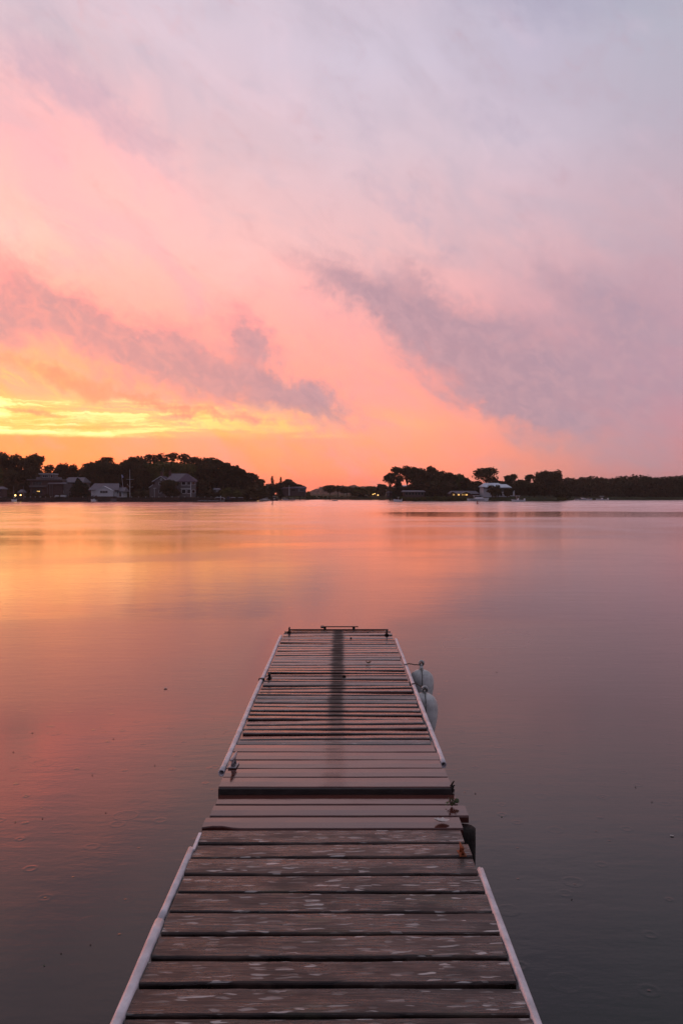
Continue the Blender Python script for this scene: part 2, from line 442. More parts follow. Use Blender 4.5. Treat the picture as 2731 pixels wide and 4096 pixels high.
def foliage(name, a, b_):
    m = bpy.data.materials.new(name); m.use_nodes = True
    n = NT(m.node_tree); b = m.node_tree.nodes['Principled BSDF']
    g = n.node('ShaderNodeNewGeometry')
    rnd = V(n, g.outputs['Random Per Island'])
    oi = n.node('ShaderNodeObjectInfo')
    f = rnd * .65 + V(n, oi.outputs['Random']) * .35
    n.put(b.inputs['Base Color'], n.mix(f, a, b_))
    b.inputs['Roughness'].default_value = .8; b.inputs['Specular IOR Level'].default_value = .15
    return m
M_f1 = foliage('foliage_dark', (.034, .028, .012), (.090, .066, .028))
M_f2 = foliage('foliage_green', (.055, .060, .016), (.130, .115, .034))
M_f3 = foliage('foliage_evergreen', (.014, .020, .012), (.032, .040, .020))
M_f4 = foliage('foliage_far', (.030, .032, .020), (.055, .052, .030))
M_bark = mat('bark', (.035, .028, .022), .9, spec=.2, var=.4, vscale=2)

# ------------------------------------------------------------------ water and land
W_ = obj('water', ([(-5000, -600, 0), (5000, -600, 0), (5000, 5000, 0), (-5000, 5000, 0)], [(0, 1, 2, 3)]), M_water); struct(W_)
SH = [(-9000, 300), (-1500, 300), (0, 300), (900, 300), (972, 301), (985, 345), (1040, 420), (1240, 455), (1560, 440), (1600, 370), (1750, 345), (2000, 336), (2225, 330), (2262, 430), (2731, 440), (9000, 440)]
def shore(px):
    for (a, d0), (b, d1) in zip(SH, SH[1:]):
        if a <= px <= b: return d0 + (d1 - d0) * (px - a) / (b - a)
    return SH[-1][1]
def land_h(px, d):
    """ground height d metres behind the shore"""
    pts = [(-4, -1.2), (0, -.05), (1.2, .45), (6, 1.3), (30, 1.9), (120, 3.0), (9000, 6)]
    for (a, h0), (b, h1) in zip(pts, pts[1:]):
        if d <= b: return h0 + (h1 - h0) * (d - a) / (b - a)
    return pts[-1][1]
def ground(px, D): return max(.2, land_h(px, D - shore(px)))
cols = [-5000, -3000, -1500, -700] + [i * 16 - 160 for i in range(200)] + [3300, 4500, 6500]
rows = [-4, 0, 1.2, 3.5, 7, 14, 30, 60, 120, 300, 900, 2500, 4400]
vs = []; fs = []
rg = random.Random(5)
for i, px in enumerate(cols):
    for d in rows:
        D = shore(px) + d; h = land_h(px, d)
        if 0 < d < 100: h += rg.uniform(-.12, .12)
        D2 = D + (rg.uniform(-.5, .5) if d < 10 else 0)
        vs.append(((px - 1365.5) / F * D2, D2, h))
nr = len(rows)
for i in range(len(cols) - 1):
    for j in range(nr - 1):
        a = i * nr + j; fs.append((a, a + nr, a + nr + 1, a + 1))
struct(obj('land', (vs, fs), M_land, smooth=True))

# ------------------------------------------------------------------ foliage
def leafcloud(vs, fs, rg, c, R, n, size, flat=1.0, shell=.55):
    """leaf-clump faces through an ellipsoid (c centre, R radii)"""
    for _ in range(n):
        while True:
            p = Vector((rg.uniform(-1, 1), rg.uniform(-1, 1), rg.uniform(-1, 1)))
            if p.length <= 1 and p.length > shell * rg.random(): break
        q = Vector((c[0] + p.x * R[0], c[1] + p.y * R[1], c[2] + p.z * R[2]))
        s = size * rg.uniform(.55, 1.35)
        nrm = (p + Vector((rg.gauss(0, .6), rg.gauss(0, .6), rg.gauss(0, .6) + .4))).normalized()
        a = nrm.orthogonal().normalized(); b = nrm.cross(a)
        ro = rg.uniform(0, 6.28); a, b = a * math.cos(ro) + b * math.sin(ro), b * math.cos(ro) - a * math.sin(ro)
        k = len(vs)
        vs += [tuple(q + a * s * rg.uniform(.7, 1.1)), tuple(q + b * s * .75 * rg.uniform(.6, 1.1) + nrm * s * .25), tuple(q - a * s * rg.uniform(.7, 1.1)), tuple(q - b * s * .75 * rg.uniform(.6, 1.1) + nrm * s * .2)]
        fs.append((k, k + 1, k + 2, k + 3))
def tree(name, label, px, top, wpx, D, kind='round', group=None, seed=None, base=None, fmat=None, low=None, dens=1.0, lean=0.0, sparse=0.0):
    """px, top, wpx: where and how large the tree stands in the view at distance D -> real metres"""
    rg = random.Random(seed if seed is not None else int(px * 7 + top))
    s = D / F
    gz = ground(px, D) - .15 if base is None else base
    H = at(px, top, D).z - gz; Wd = wpx * s
    t = thing(name, label, 'shrub' if kind == 'shrub' else 'tree', ((px - 1365.5) * s, D, gz), 0, group)
    bmk = bmesh.new(); vs = []; fs = []
    lf = max(.34, min(.62, s * 4.3))
    if kind == 'conifer':
        fmat = fmat or M_f3
        tube(bmk, [(0, 0, 0), (0, 0, H * .5), (0, 0, H * .97)], [.28, .16, .03], 6)
        nl = int(H / .75)
        for i in range(nl):
            f = (i + .6) / nl; z = H * (.10 + .90 * f); r = Wd * .5 * (1 - f) ** .8 * rg.uniform(.7, 1.15) + .12
            for k in range(max(4, int(9 * (1 - f) + 4))):
                a = rg.uniform(0, 6.28); L = r * rg.uniform(.6, 1)
                tube(bmk, [(0, 0, z), (math.cos(a) * L * .9, math.sin(a) * L * .9, z - L * .12)], [.06, .02], 4, False)
                leafcloud(vs, fs, rg, (math.cos(a) * L * .6, math.sin(a) * L * .6, z - L * .1), (L * .42 + .1, L * .42 + .1, .22), int(7 * dens), lf * .8)
    elif kind == 'cone':
        fmat = fmat or M_f3
        tube(bmk, [(0, 0, 0), (0, 0, H * .8)], [.3, .05], 6)
        for i in range(16):
            f = i / 15; z = H * (.08 + .86 * f); r = Wd * .5 * math.sin(math.pi * min(1, (1 - f) * .62 + .03)) + .15
            for k in range(5):
                a = rg.uniform(0, 6.28)
                leafcloud(vs, fs, rg, (math.cos(a) * r * .5, math.sin(a) * r * .5, z), (r * .62, r * .62, H * .06), int(22 * dens), lf)
    else:
        fmat = fmat or (M_f1 if kind != 'shrub' else M_f2)
        cb = {'round': .22, 'open': .36, 'shrub': .0, 'umbrella': .42, 'pine': .5, 'bank': .05}[kind] if low is None else low
        if kind == 'shrub':
            tube(bmk, [(0, 0, 0), (.05, 0, H * .5)], [.10, .04], 5)
        else:
            tr = max(.18, H * .018)
            tube(bmk, [(0, 0, 0), (lean * H * .2, 0, H * .22), (lean * H * .5 + rg.uniform(-.3, .3), 0, H * .5), (lean * H * .8, 0, H * .78)], [tr * 1.4, tr, tr * .7, tr * .25], 7)
        nlobe = {'round': 15, 'open': 19, 'shrub': 8, 'umbrella': 12, 'pine': 9, 'bank': 16}[kind]
        zc = H * (cb + 1) / 2; hz = H * (1 - cb) / 2
        lobes = []
        for i in range(nlobe):
            u = (i + rg.random()) / nlobe
            a = i * 2.4 + rg.uniform(-.4, .4)
            ph = math.acos(max(-1, min(1, 1 - 1.75 * u)))   # more lobes towards the top
            rr = rg.uniform(.45, .78)
            lx = math.sin(ph) * math.cos(a) * rr * Wd * .5; ly = math.sin(ph) * math.sin(a) * rr * Wd * .42; lz = zc + math.cos(ph) * rr * hz
            if kind in ('umbrella', 'pine'): lz = zc + abs(math.cos(ph)) * rr * hz * .9 - .1 * hz
            if i % 9 in (1, 3, 5, 8) and kind in ('round', 'open', 'bank'):
                q = rg.uniform(.15, .92); lx = math.cos(a) * q * Wd * .46; ly = math.sin(a) * q * Wd * .38; lz = zc + hz * (.74 - .42 * q * q)
            lr = Wd * rg.uniform(.17, .27) * (.85 if kind == 'pine' else .92 if kind == 'open' else 1)
            flt = rg.uniform(.5, .75) * (.5 if kind == 'pine' else 1)
            hh = max(lr * flt, .35)
            if lz + hh > H: lz = H - hh * .9
            lobes.append((lx + lean * lz * .8, ly, lz, lr, hh))
        if kind in ('round', 'bank', 'shrub', 'umbrella'):
            lobes.append((lean * zc * .8, 0, zc, Wd * .30, hz * .66)); lobes.append((lean * zc * .8, 0, zc - hz * .25, Wd * .34, hz * .6))
            if kind != 'shrub': lobes.append((lean * zc + Wd * rg.uniform(-.12, .12), 0, H - hz * .30, Wd * .26, hz * .30))
        for (lx, ly, lz, lr, hh) in lobes:
            if kind != 'shrub':
                z0 = min(H * .6, max(H * cb * .8, lz * .55))
                mid = (lx * .45 + lean * z0 * .3, ly * .45, (z0 + lz) / 2 + .2)
                tube(bmk, [(lean * z0 * .8, 0, z0), mid, (lx, ly, lz)], [tr * .55, tr * .35, tr * .12], 5, False)
            area = lr * hh * 3.14
            nn = int(min(420, max(10, area / (lf * lf) * 3.6)) * dens * (1 - sparse) * (.72 if kind == 'open' else 1))
            leafcloud(vs, fs, rg, (lx, ly, lz), (lr, lr, hh), nn, lf)
            for q in range(7):   # ragged outer twigs of leaves
                a = rg.uniform(0, 6.28); e = rg.uniform(-.3, 1.2)
                leafcloud(vs, fs, rg, (lx + math.cos(a) * math.cos(e) * lr, ly + math.sin(a) * math.cos(e) * lr, lz + math.sin(e) * hh), (lr * .34, lr * .34, hh * .34), max(3, int(nn * .05)), lf * .85)
    tg = obj('trunk', bmk, M_bark, t)
    obj('crown', (vs, fs), fmat, t)
    return t

LB = 'trees of the wooded rise on the left shore'
RB = 'trees of the point on the right shore'
MB = 'trees on the low marsh between the shores'
TREES = [
 # name, label, px, top, width, D, kind, group, extra
 ('oak_tree', 'dark oak cut off by the left edge of the picture', -5, 1806, 93, 345, 'round', LB, {}),
 ('oak_tree', 'flat-topped dark tree, second from the left edge, behind the grey house', 66, 1818, 100, 350, 'round', LB, {}),
 ('oak_tree', 'bulky dark tree rising left of the rooftop lookout, its right side steep', 140, 1817, 98, 345, 'round', LB, {}),
 ('locust_tree', 'thin spiky half-bare tree in the dip behind the rooftop lookout', 203, 1856, 55, 350, 'open', LB, {'sparse': .55}),
 ('oak_tree', 'low dome-shaped tree behind the grey house\'s long rear roof', 250, 1852, 69, 350, 'round', LB, {}),
 ('oak_tree', 'small rounded tree just right of the low dome-shaped one', 287, 1857, 55, 350, 'round', LB, {}),
 ('pine_tree', 'pine with flat shelving branches reaching left above the white cottage', 348, 1846, 66, 345, 'pine', LB, {'low': .35}),
 ('oak_tree', 'broad dark tree directly behind the white cottage', 372, 1852, 100, 335, 'round', LB, {}),
 ('locust_tree', 'open branchy tree with sky showing through, behind the white cottage', 428, 1822, 82, 345, 'open', LB, {'sparse': .25}),
 ('oak_tree', 'dark tree filling the space under the open branchy one', 440, 1852, 108, 338, 'round', LB, {}),
 ('oak_tree', 'rounded tree behind the flagpole with the hanging flag', 500, 1840, 72, 345, 'round', LB, {}),
 ('oak_tree', 'smooth-shouldered tree behind the tall mast with its crossbar', 545, 1822, 96, 350, 'round', LB, {}),
 ('oak_tree', 'dark tree left of the shingled house, rising above its lean-to', 575, 1852, 84, 335, 'round', LB, {}),
 ('locust_tree', 'leftmost of the tall open-topped trees on the crest', 603, 1807, 65, 355, 'open', LB, {'low': .25, 'sparse': .4}),
 ('locust_tree', 'tall open tree on the crest above the shingled house\'s gable', 645, 1805, 67, 360, 'open', LB, {'low': .2, 'sparse': .4}),
 ('locust_tree', 'highest of the trees on the crest, with sky gaps in its top', 692, 1799, 66, 355, 'open', LB, {'low': .2, 'sparse': .4}),
 ('locust_tree', 'tall open tree just right of the crest\'s highest', 741, 1805, 72, 358, 'open', LB, {'low': .2, 'sparse': .4}),
 ('locust_tree', 'open-crowned tree above the right end of the shingled house', 785, 1817, 70, 350, 'open', LB, {'low': .2, 'sparse': .4}),
 ('locust_tree', 'tree with side-reaching boughs where the crest starts to fall', 830, 1821, 77, 350, 'open', LB, {'low': .2, 'sparse': .4}),
 ('oak_tree', 'wide bright-green tree arching right behind the shingled house', 660, 1852, 144, 336, 'round', LB, {'green': 1}),
 ('oak_tree', 'green rounded tree behind the shingled house\'s hipped roof', 735, 1858, 132, 334, 'round', LB, {'green': 1}),
 ('oak_tree', 'dark tree beneath the side-reaching boughs', 822, 1850, 108, 340, 'round', LB, {}),
 ('oak_tree', 'dark tree on the falling slope, above the bulkhead\'s right part', 868, 1832, 74, 345, 'round', LB, {}),
 ('oak_tree', 'rounded tree halfway down the falling slope', 900, 1850, 74, 340, 'round', LB, {}),
 ('oak_tree', 'tree low on the falling slope above the boat shelter', 935, 1862, 72, 340, 'round', LB, {}),
 ('oak_tree', 'tree on the falling slope straight above the end of the bulkhead', 965, 1876, 74, 345, 'round', LB, {}),
 ('oak_tree', 'small tree above the pier with its lamp', 1000, 1893, 72, 355, 'round', LB, {}),
 ('oak_tree', 'last and lowest tree of the falling slope, left of the tall spruce', 1040, 1916, 55, 370, 'round', LB, {}),
 ('oak_tree', 'full tree standing in front, right beside the shingled house', 812, 1922, 66, 318, 'round', LB, {'low': .05}),
 ('ornamental_tree', 'wide dark small tree hiding the middle of the shingled house', 678, 1922, 80, 306, 'round', LB, {'low': .04}),
 ('cedar_tree', 'broad dark evergreen between the grey house and the white cottage', 314, 1914, 62, 318, 'cone', LB, {}),
 ('cedar_tree', 'dark bushy evergreen pressed against the white cottage\'s left end', 343, 1932, 40, 320, 'cone', LB, {}),
 ('willow_tree', 'pale green drooping tree at the left edge, lower than those behind', 2, 1874, 36, 318, 'round', LB, {'green': 1, 'low': .05}),
 ('oak_tree', 'dark tree in front at far left beyond the little boat shed', 48, 1880, 74, 330, 'round', LB, {'low': .05}),
 ('spruce_tree', 'tallest pointed spruce right of the left rise', 1089, 1904, 46, 410, 'conifer', LB, {}),
 ('spruce_tree', 'thinner, shorter spruce right of the tallest pointed one', 1123, 1909, 32, 415, 'conifer', LB, {}),
 ('oak_tree', 'dark tree with a peaked top right of the two spruces', 1154, 1916, 52, 420, 'round', LB, {}),
 ('oak_tree', 'low tree left of the spruces, in front of the marsh pole', 1076, 1936, 44, 415, 'round', LB, {}),
 ('oak_tree', 'shoulder-high tree under the thinner spruce', 1118, 1932, 48, 425, 'round', LB, {}),
 ('oak_tree', 'rounded tree behind the low marsh house\'s left half', 1178, 1932, 40, 425, 'round', LB, {}),
 ('oak_tree', 'rounded tree behind the low marsh house\'s right end', 1199, 1938, 40, 425, 'round', LB, {}),
 ('bayberry_shrub', 'small dark bush at the tip of the marsh, right of the low house', 1230, 1961, 22, 450, 'shrub', MB, {}),
 ('maple_tree', 'mop-headed tree on a bare trunk alone on the marsh', 1319, 1941, 58, 452, 'umbrella', MB, {}),
 ('maple_tree', 'thinner tree joined to the right of the mop-headed one', 1351, 1943, 30, 456, 'umbrella', MB, {}),
 ('leaning_tree', 'leaning tree whose crown reaches left from a bent trunk on the marsh', 1388, 1951, 62, 455, 'umbrella', MB, {'lean': -.10, 'low': .5}),
 ('oak_tree', 'wide low rounded tree right of the leaning one', 1434, 1952, 70, 455, 'round', MB, {'low': 0.0, 'green': 1}),
 ('oak_tree', 'green tree directly above the two yellow lights', 1481, 1947, 56, 452, 'round', MB, {'low': .02, 'green': 1}),
 ('oak_tree', 'dark square-topped tree right of the yellow lights', 1526, 1937, 50, 448, 'round', MB, {'low': .02}),
 ('oak_tree', 'low tree between the square-topped tree and the point', 1562, 1950, 40, 446, 'round', MB, {'low': .02}),
 ('elm_tree', 'leftmost tree of the point, its bough hanging out over the marsh', 1560, 1898, 52, 372, 'open', RB, {'low': .55}),
 ('elm_tree', 'tall open elm at the left end of the point', 1588, 1864, 66, 376, 'open', RB, {'low': .4, 'sparse': .05}),
 ('elm_tree', 'tall elm with a bare trunk beside the sky gap', 1627, 1863, 62, 380, 'open', RB, {'low': .42}),
 ('cedar_tree', 'dense dark cone-shaped evergreen under the tall open elm', 1592, 1916, 50, 366, 'cone', RB, {}),
 ('oak_tree', 'dark full tree right of the sky gap, above the brown building', 1664, 1868, 68, 375, 'round', RB, {'low': .15}),
 ('oak_tree', 'dark tree just left of the tufted one on the point', 1698, 1874, 56, 375, 'round', RB, {'low': .1}),
 ('oak_tree', 'tree with a tufted top, highest of the point\'s middle', 1727, 1863, 60, 378, 'round', RB, {'low': .1}),
 ('oak_tree', 'dark tree right of the tufted one', 1762, 1884, 66, 372, 'round', RB, {'low': .08}),
 ('oak_tree', 'spreading tree above the left gable of the lit bungalow', 1800, 1890, 62, 372, 'round', RB, {'low': .08}),
 ('oak_tree', 'tree above the lit bungalow\'s middle with yellowish leaves', 1838, 1895, 52, 374, 'round', RB, {'low': .1, 'green': 1}),
 ('oak_tree', 'narrow tree closing the group above the lit bungalow', 1862, 1909, 42, 372, 'round', RB, {'low': .05}),
 ('oak_tree', 'low dark tree behind the brown building\'s right end', 1735, 1925, 84, 362, 'round', RB, {'low': .02}),
 ('oak_tree', 'low dark tree behind the lit bungalow\'s left end', 1785, 1932, 70, 362, 'round', RB, {'low': .02}),
 ('oak_tree', 'small tree in the dip between bungalow and white-roofed house', 1886, 1926, 44, 366, 'round', RB, {'low': .02}),
 ('sugar_maple_tree', 'big domed tree with sky gaps behind the white-roofed house', 1946, 1872, 108, 368, 'open', RB, {'low': .3, 'sparse': .35}),
 ('oak_tree', 'dark tree under the left of the big domed one', 1905, 1925, 56, 364, 'round', RB, {'low': .02}),
 ('locust_tree', 'open-topped tree above the white roof\'s right end', 2045, 1896, 62, 366, 'open', RB, {'low': .3}),
 ('oak_tree', 'dark tree filling behind the white-roofed house', 2005, 1925, 90, 372, 'round', RB, {'low': .02}),
 ('oak_tree', 'dark tree right of the white-roofed house', 2078, 1920, 66, 355, 'round', RB, {'low': .0}),
 ('locust_tree', 'slim tree poking up left of the wide domed tree', 2117, 1892, 40, 366, 'open', RB, {'low': .2}),
 ('beech_tree', 'wide smooth-domed tree, largest at the right end of the point', 2194, 1885, 122, 362, 'round', RB, {'low': .0}),
 ('oak_tree', 'dark tree low in front between slim and wide domed trees', 2135, 1928, 74, 350, 'round', RB, {'low': .0}),
 ('oak_tree', 'dark tree at the point\'s tip over the pulled-up dinghy', 2232, 1930, 66, 348, 'round', RB, {'low': .0}),
 ('hydrangea_shrub', 'big dark bush in front of the white-roofed house', 1979, 1938, 58, 342, 'shrub', RB, {'dark': 1}),
 ('hydrangea_shrub', 'smaller dark bush by the white-roofed house\'s porch', 2028, 1947, 34, 343, 'shrub', RB, {'dark': 1}),
 ('lilac_shrub', 'low bush left of the shingled house by the mast', 565, 1962, 66, 306, 'shrub', LB, {'dark': 1}),
 ('lilac_shrub', 'round bush right of the shingled house\'s yard, above the docked boats', 905, 1951, 52, 312, 'shrub', LB, {}),
 ('lilac_shrub', 'low green bush behind the boat shelter', 950, 1962, 46, 312, 'shrub', LB, {}),
]
for (nm, lab, px, top, wd, D, kind, grp, ex) in TREES:
    ex = dict(ex)
    if ex.pop('green', 0): ex['fmat'] = M_f2
    if ex.pop('dark', 0): ex['fmat'] = M_f1
    tree(nm, lab, px, top, wd, D, kind, grp, **ex)

def mass(name, label, cat, profile, D, depth, n, size, m, seed=1, zlow=0.0, rmax=3.0):
    """a belt of foliage: profile = [(px, top row)] at distance D; clumped canopy, not a wall"""
    rg = random.Random(seed); vs = []; fs = []
    def topz(px):
        for (a, t0), (b, t1) in zip(profile, profile[1:]):
            if a <= px <= b: return at(px, t0 + (t1 - t0) * (px - a) / (b - a), D).z
        return 2
    span = profile[-1][0] - profile[0][0]
    per = 34
    for i in range(n // per):
        px = profile[0][0] + rg.random() * span
        zt = topz(px); z0 = zlow
        r = max(.5, min(rmax, (zt - z0) * rg.uniform(.16, .34)))
        f = rg.random() ** .8
        z = z0 + (zt - r * .7 - z0) * f
        Dd = D + rg.uniform(-depth, depth) * (1 - .3 * f)
        x = (px - 1365.5) / F * D
        leafcloud(vs, fs, rg, (x, Dd, z), (r * 1.15, r, r * .8), per, size)
    return stuff(obj(name, (vs, fs), m), label, cat)
mass('far_wood', 'continuous dark wood along the right-hand far shore', 'wood',
     [(2228, 1914), (2260, 1910), (2290, 1909), (2318, 1914), (2345, 1905), (2400, 1907), (2440, 1913), (2475, 1908), (2500, 1899), (2530, 1898), (2552, 1900), (2560, 1895), (2580, 1908), (2620, 1910), (2650, 1906), (2700, 1904), (2731, 1898), (2800, 1899), (3100, 1905), (3500, 1900)], 462, 12, 90000, .75, M_f1, 3, .8, 3.6)
mass('distant_hill_wood', 'pale hazy wooded hill far behind the marsh', 'wood',
     [(1232, 1972), (1262, 1957), (1290, 1946), (1312, 1944), (1350, 1945), (1365, 1940), (1380, 1947), (1400, 1944), (1420, 1939), (1432, 1948), (1460, 1945), (1520, 1948), (1600, 1944), (1700, 1946)], 2400, 80, 40000, 3.6, M_f4, 4, 1.0, 14)
mass('undergrowth', 'low dark undergrowth along the left shore behind the bulkhead', 'undergrowth',
     [(-200, 1960), (20, 1968), (110, 1974), (285, 1974), (360, 1978), (470, 1976), (600, 1973), (790, 1970), (850, 1955), (900, 1950), (1000, 1950), (1060, 1960)], 322, 6, 30000, .5, M_f1, 5, 1.2)
mass('hill_undergrowth', 'dark understorey beneath the trees of the left rise', 'undergrowth',
     [(-200, 1890), (60, 1880), (180, 1885), (300, 1885), (420, 1880), (560, 1866), (620, 1852), (700, 1848), (790, 1856), (860, 1868), (900, 1880), (1000, 1925), (1060, 1945)], 366, 5, 60000, .8, M_f1, 6, 1)
mass('point_undergrowth', 'dark understorey beneath the trees of the right point', 'undergrowth',
     [(1570, 1958), (1640, 1940), (1700, 1915), (1850, 1930), (1900, 1945), (2100, 1935), (2230, 1935), (2262, 1950)], 388, 5, 46000, .75, M_f1, 7, 1)
mass('reed_bank', 'low green reeds and grass along the marsh shore', 'reeds',
     [(1000, 1978), (1060, 1975), (1150, 1977), (1240, 1981), (1330, 1985), (1450, 1984), (1560, 1984), (1640, 1986)], 462, 8, 14000, .42, M_f2, 8, .3)
mass('lawn_edge_growth', 'rough dark green growth at the waterline of the right point', 'undergrowth',
     [(1590, 1984), (1660, 1990), (1750, 1982), (1800, 1986), (1930, 1990), (2050, 1990), (2150, 1988), (2262, 1990)], 343, 3, 12000, .34, M_f2, 9, .3)

# ------------------------------------------------------------------ the dock
ZF, ZN = .50, .467            # deck heights: floating section, near section
YJ = 4.27                     # joint between the sections
YE = 9.30                     # far end of the float
rg = random.Random(11)
def plank(parent, ox, oy, oz, x0, x1, y0, y1, th, m, chip=None, wob=.0035, tilt=.002, rnd=.006, sm=False):
    """one board with slightly uneven edges, rounded arrises and a worn top"""
    nx = 26; sx = rg.random() * 50
    q_ = rnd / max(.05, y1 - y0)
    prof = [(0, -th), (0, -.008), (q_ * .25, -.003), (q_, .0), (.5, .0008), (1 - q_, .0), (1 - q_ * .25, -.003), (1, -.008), (1, -th)]
    vs = []; fs = []
    tl = rg.uniform(-tilt, tilt); tl2 = rg.uniform(-tilt, tilt)
    for i in range(nx + 1):
        u = i / nx; x = x0 + (x1 - x0) * u
        e0 = y0 + mnoise.noise(Vector((x * 2.5, sx, 0))) * wob + mnoise.noise(Vector((x * 14, sx, 5))) * wob * .4
        e1 = y1 + mnoise.noise(Vector((x * 2.5, sx, 9))) * wob + mnoise.noise(Vector((x * 14, sx, 3))) * wob * .4
        if chip and chip[0] < x < chip[1]:
            k = math.sin(math.pi * (x - chip[0]) / (chip[1] - chip[0])) ** .6
            if chip[2] > 0: e1 -= chip[2] * k
            else: e0 += -chip[2] * k
        cup = mnoise.noise(Vector((x * 1.2, sx, 20))) * .0022 + tl2 * (u - .5) * 2
        for (v, dz) in prof:
            yy = e0 + (e1 - e0) * v
            vs.append((x - ox, yy - oy, oz + dz + cup + tl * (v - .5) * 2 + (mnoise.noise(Vector((x * 7, yy * 30, sx))) * .0008 if dz > -.003 else 0)))
    n = len(prof)
    for i in range(nx):
        for j in range(n - 1):
            a = i * n + j; fs.append((a, a + n, a + n + 1, a + 1))
        fs.append((i * n + n - 1, i * n + 2 * n - 1, i * n + n, i * n))
    fs.append(tuple(range(n))); fs.append(tuple(nx * n + k for k in reversed(range(n))))
    o = obj('plank', (vs, fs), m, parent)
    return o

fd = thing('floating_dock', 'far wet wooden section of the dock with rounded white side rails and cleats', 'floating dock', (0, YJ, ZF))
# five wide boards lie flooded next to the joint
y = YJ
for i in range(5):
    d = .146 if i else .150
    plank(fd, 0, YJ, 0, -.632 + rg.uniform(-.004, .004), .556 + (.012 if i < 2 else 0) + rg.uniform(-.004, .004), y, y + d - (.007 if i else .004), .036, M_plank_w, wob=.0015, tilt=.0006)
    y += d
NP = 38
pit = (YE - y) / NP
for i in range(NP):
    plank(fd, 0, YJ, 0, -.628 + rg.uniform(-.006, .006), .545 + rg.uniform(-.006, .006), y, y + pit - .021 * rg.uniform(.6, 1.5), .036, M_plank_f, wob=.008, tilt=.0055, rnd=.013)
    y += pit
bm = bmesh.new()
for xx in (-.60, -.2, .17, .515): box(bm, xx - .02, xx + .02, .06, YE - YJ - .02, -.19, -.040)
obj('stringer', bm, M_beam, fd)
bm = bmesh.new(); box(bm, -.634, .566, -.012, .034, -.19, -.006, .004); obj('end_beam', bm, M_beam, fd)
bm = bmesh.new(); box(bm, -.62, .54, YE - YJ - .005, YE - YJ + .045, -.19, -.045, .004); obj('end_beam', bm, M_beam, fd)
# lipped edge beam and boarding-ladder rail just past the last plank
bm = bmesh.new(); box(bm, -.60, .53, YE - YJ + .13, YE - YJ + .145, -.035, -.012, .002)
box(bm, -.59, -.56, YE - YJ + .02, YE - YJ + .13, -.055, -.02); box(bm, .49, .52, YE - YJ + .02, YE - YJ + .13, -.055, -.02)
obj('end_rail', bm, M_beam, fd)
bm = bmesh.new()
box(bm, -.24, .19, YE - YJ + .17, YE - YJ + .19, .004, .014, .002); box(bm, -.235, -.20, YE - YJ + .10, YE - YJ + .20, .004, .020, .003)
for xx in (-.19, .14): tube(bm, [(xx, YE - YJ + .2, .01), (xx, YE - YJ + .22, -.5), (xx, YE - YJ + .22, -.95)], .015, 8)
obj('boarding_ladder', bm, M_beam, fd)
for (yy) in (.5, 1.9, 3.3, 4.4):
    bm = bmesh.new(); box(bm, -.56, .48, yy - .42, yy + .42, -.68, -.19, .03); obj('float_block', bm, M_float, fd)

def rail(parent, oy, oz, x, ya, yb, r, hollow=True, wob=.006, seed=1, name='side_rail'):
    """rounded white plastic bumper with a seam, slightly wavy; open hollow near end"""
    rr = random.Random(seed); bm = bmesh.new(); n = max(8, int((yb - ya) / .07)); seg = 14; rings = []; rin = []
    for i in range(n + 1):
        yy = ya + (yb - ya) * i / n
        cx = x + mnoise.noise(Vector((yy * .9, seed, 0))) * wob; cz = oz + mnoise.noise(Vector((yy * 1.1, seed, 7))) * wob * .5
        ring = []; ri = []
        for k in range(seg):
            a = 2 * math.pi * k / seg
            q = 1.0 - (.16 if k in (3,) else 0)      # pressed seam along the top
            q *= 1 + mnoise.noise(Vector((yy * 4, k * .6, seed))) * .05
            ring.append(bm.verts.new((cx + math.cos(a) * r * q, yy - oy, cz + math.sin(a) * r * 1.12 * q)))
            ri.append(bm.verts.new((cx + math.cos(a) * r * .78, yy - oy + (.0 if i else .0), cz + math.sin(a) * r * .86)))
        rings.append(ring); rin.append(ri)
    for i in range(n):
        for k in range(seg):
            k2 = (k + 1) % seg
            bm.faces.new((rings[i][k2], rings[i][k], rings[i + 1][k], rings[i + 1][k2]))
            bm.faces.new((rin[i][k], rin[i][k2], rin[i + 1][k2], rin[i + 1][k]))
    for i, e in ((0, 0), (n, 1)):
        for k in range(seg):
            k2 = (k + 1) % seg
            f = (rings[i][k], rings[i][k2], rin[i][k2], rin[i][k])
            bm.faces.new(f if not e else f[::-1])
    return obj(name, bm, M_pvc, parent, smooth=True)
rail(fd, YJ, -.012, -.655, 4.52, 6.78, .0175, seed=2)
rail(fd, YJ, -.012, -.652, 6.80, 8.95, .0165, seed=5)
rail(fd, YJ, -.012, .572, 4.66, 8.75, .0165, seed=8)
bm = bmesh.new(); box(bm, -.676, -.628, 6.765 - YJ, 6.80 - YJ, -.03, .010, .004); obj('rail_clip', bm, M_dark, fd)

def cleat(parent, x, y, z, L=.15, rz=0, m=M_metal, sc=1.0):
    bm = bmesh.new()
    R = Matrix.Translation((x, y, z)) @ Matrix.Rotation(rz, 4, 'Z') @ Matrix.Scale(sc, 4)
    box(bm, -.024, .024, -.05, .05, 0, .008, .003, M=R)
    for s in (-1, 1):
        tv = tube(bm, [(0, s * .028, .006), (0, s * .024, .030), (0, s * .018, .046)], [.013, .009, .010], 8)
        for v in tv: v.co = R @ v.co
    tv = tube(bm, [(0, -L / 2, .058), (0, -L * .34, .054), (0, -.02, .050), (0, .02, .050), (0, L * .34, .054), (0, L / 2, .058)], [.004, .009, .012, .012, .009, .004], 8)
    for v in tv: v.co = R @ v.co
    return obj('cleat', bm, m, parent, smooth=True)
def dk(px, py, h): v = onz(px, py, h); return v.x, v.y
cx, cy = dk(935, 3065, ZF); cleat(fd, cx, cy - YJ, .002, .17, -.08, M_metal, .95)
cx, cy = dk(1078, 2716, ZF); cleat(fd, cx, cy - YJ, .002, .16, -.1, M_pile, .72)
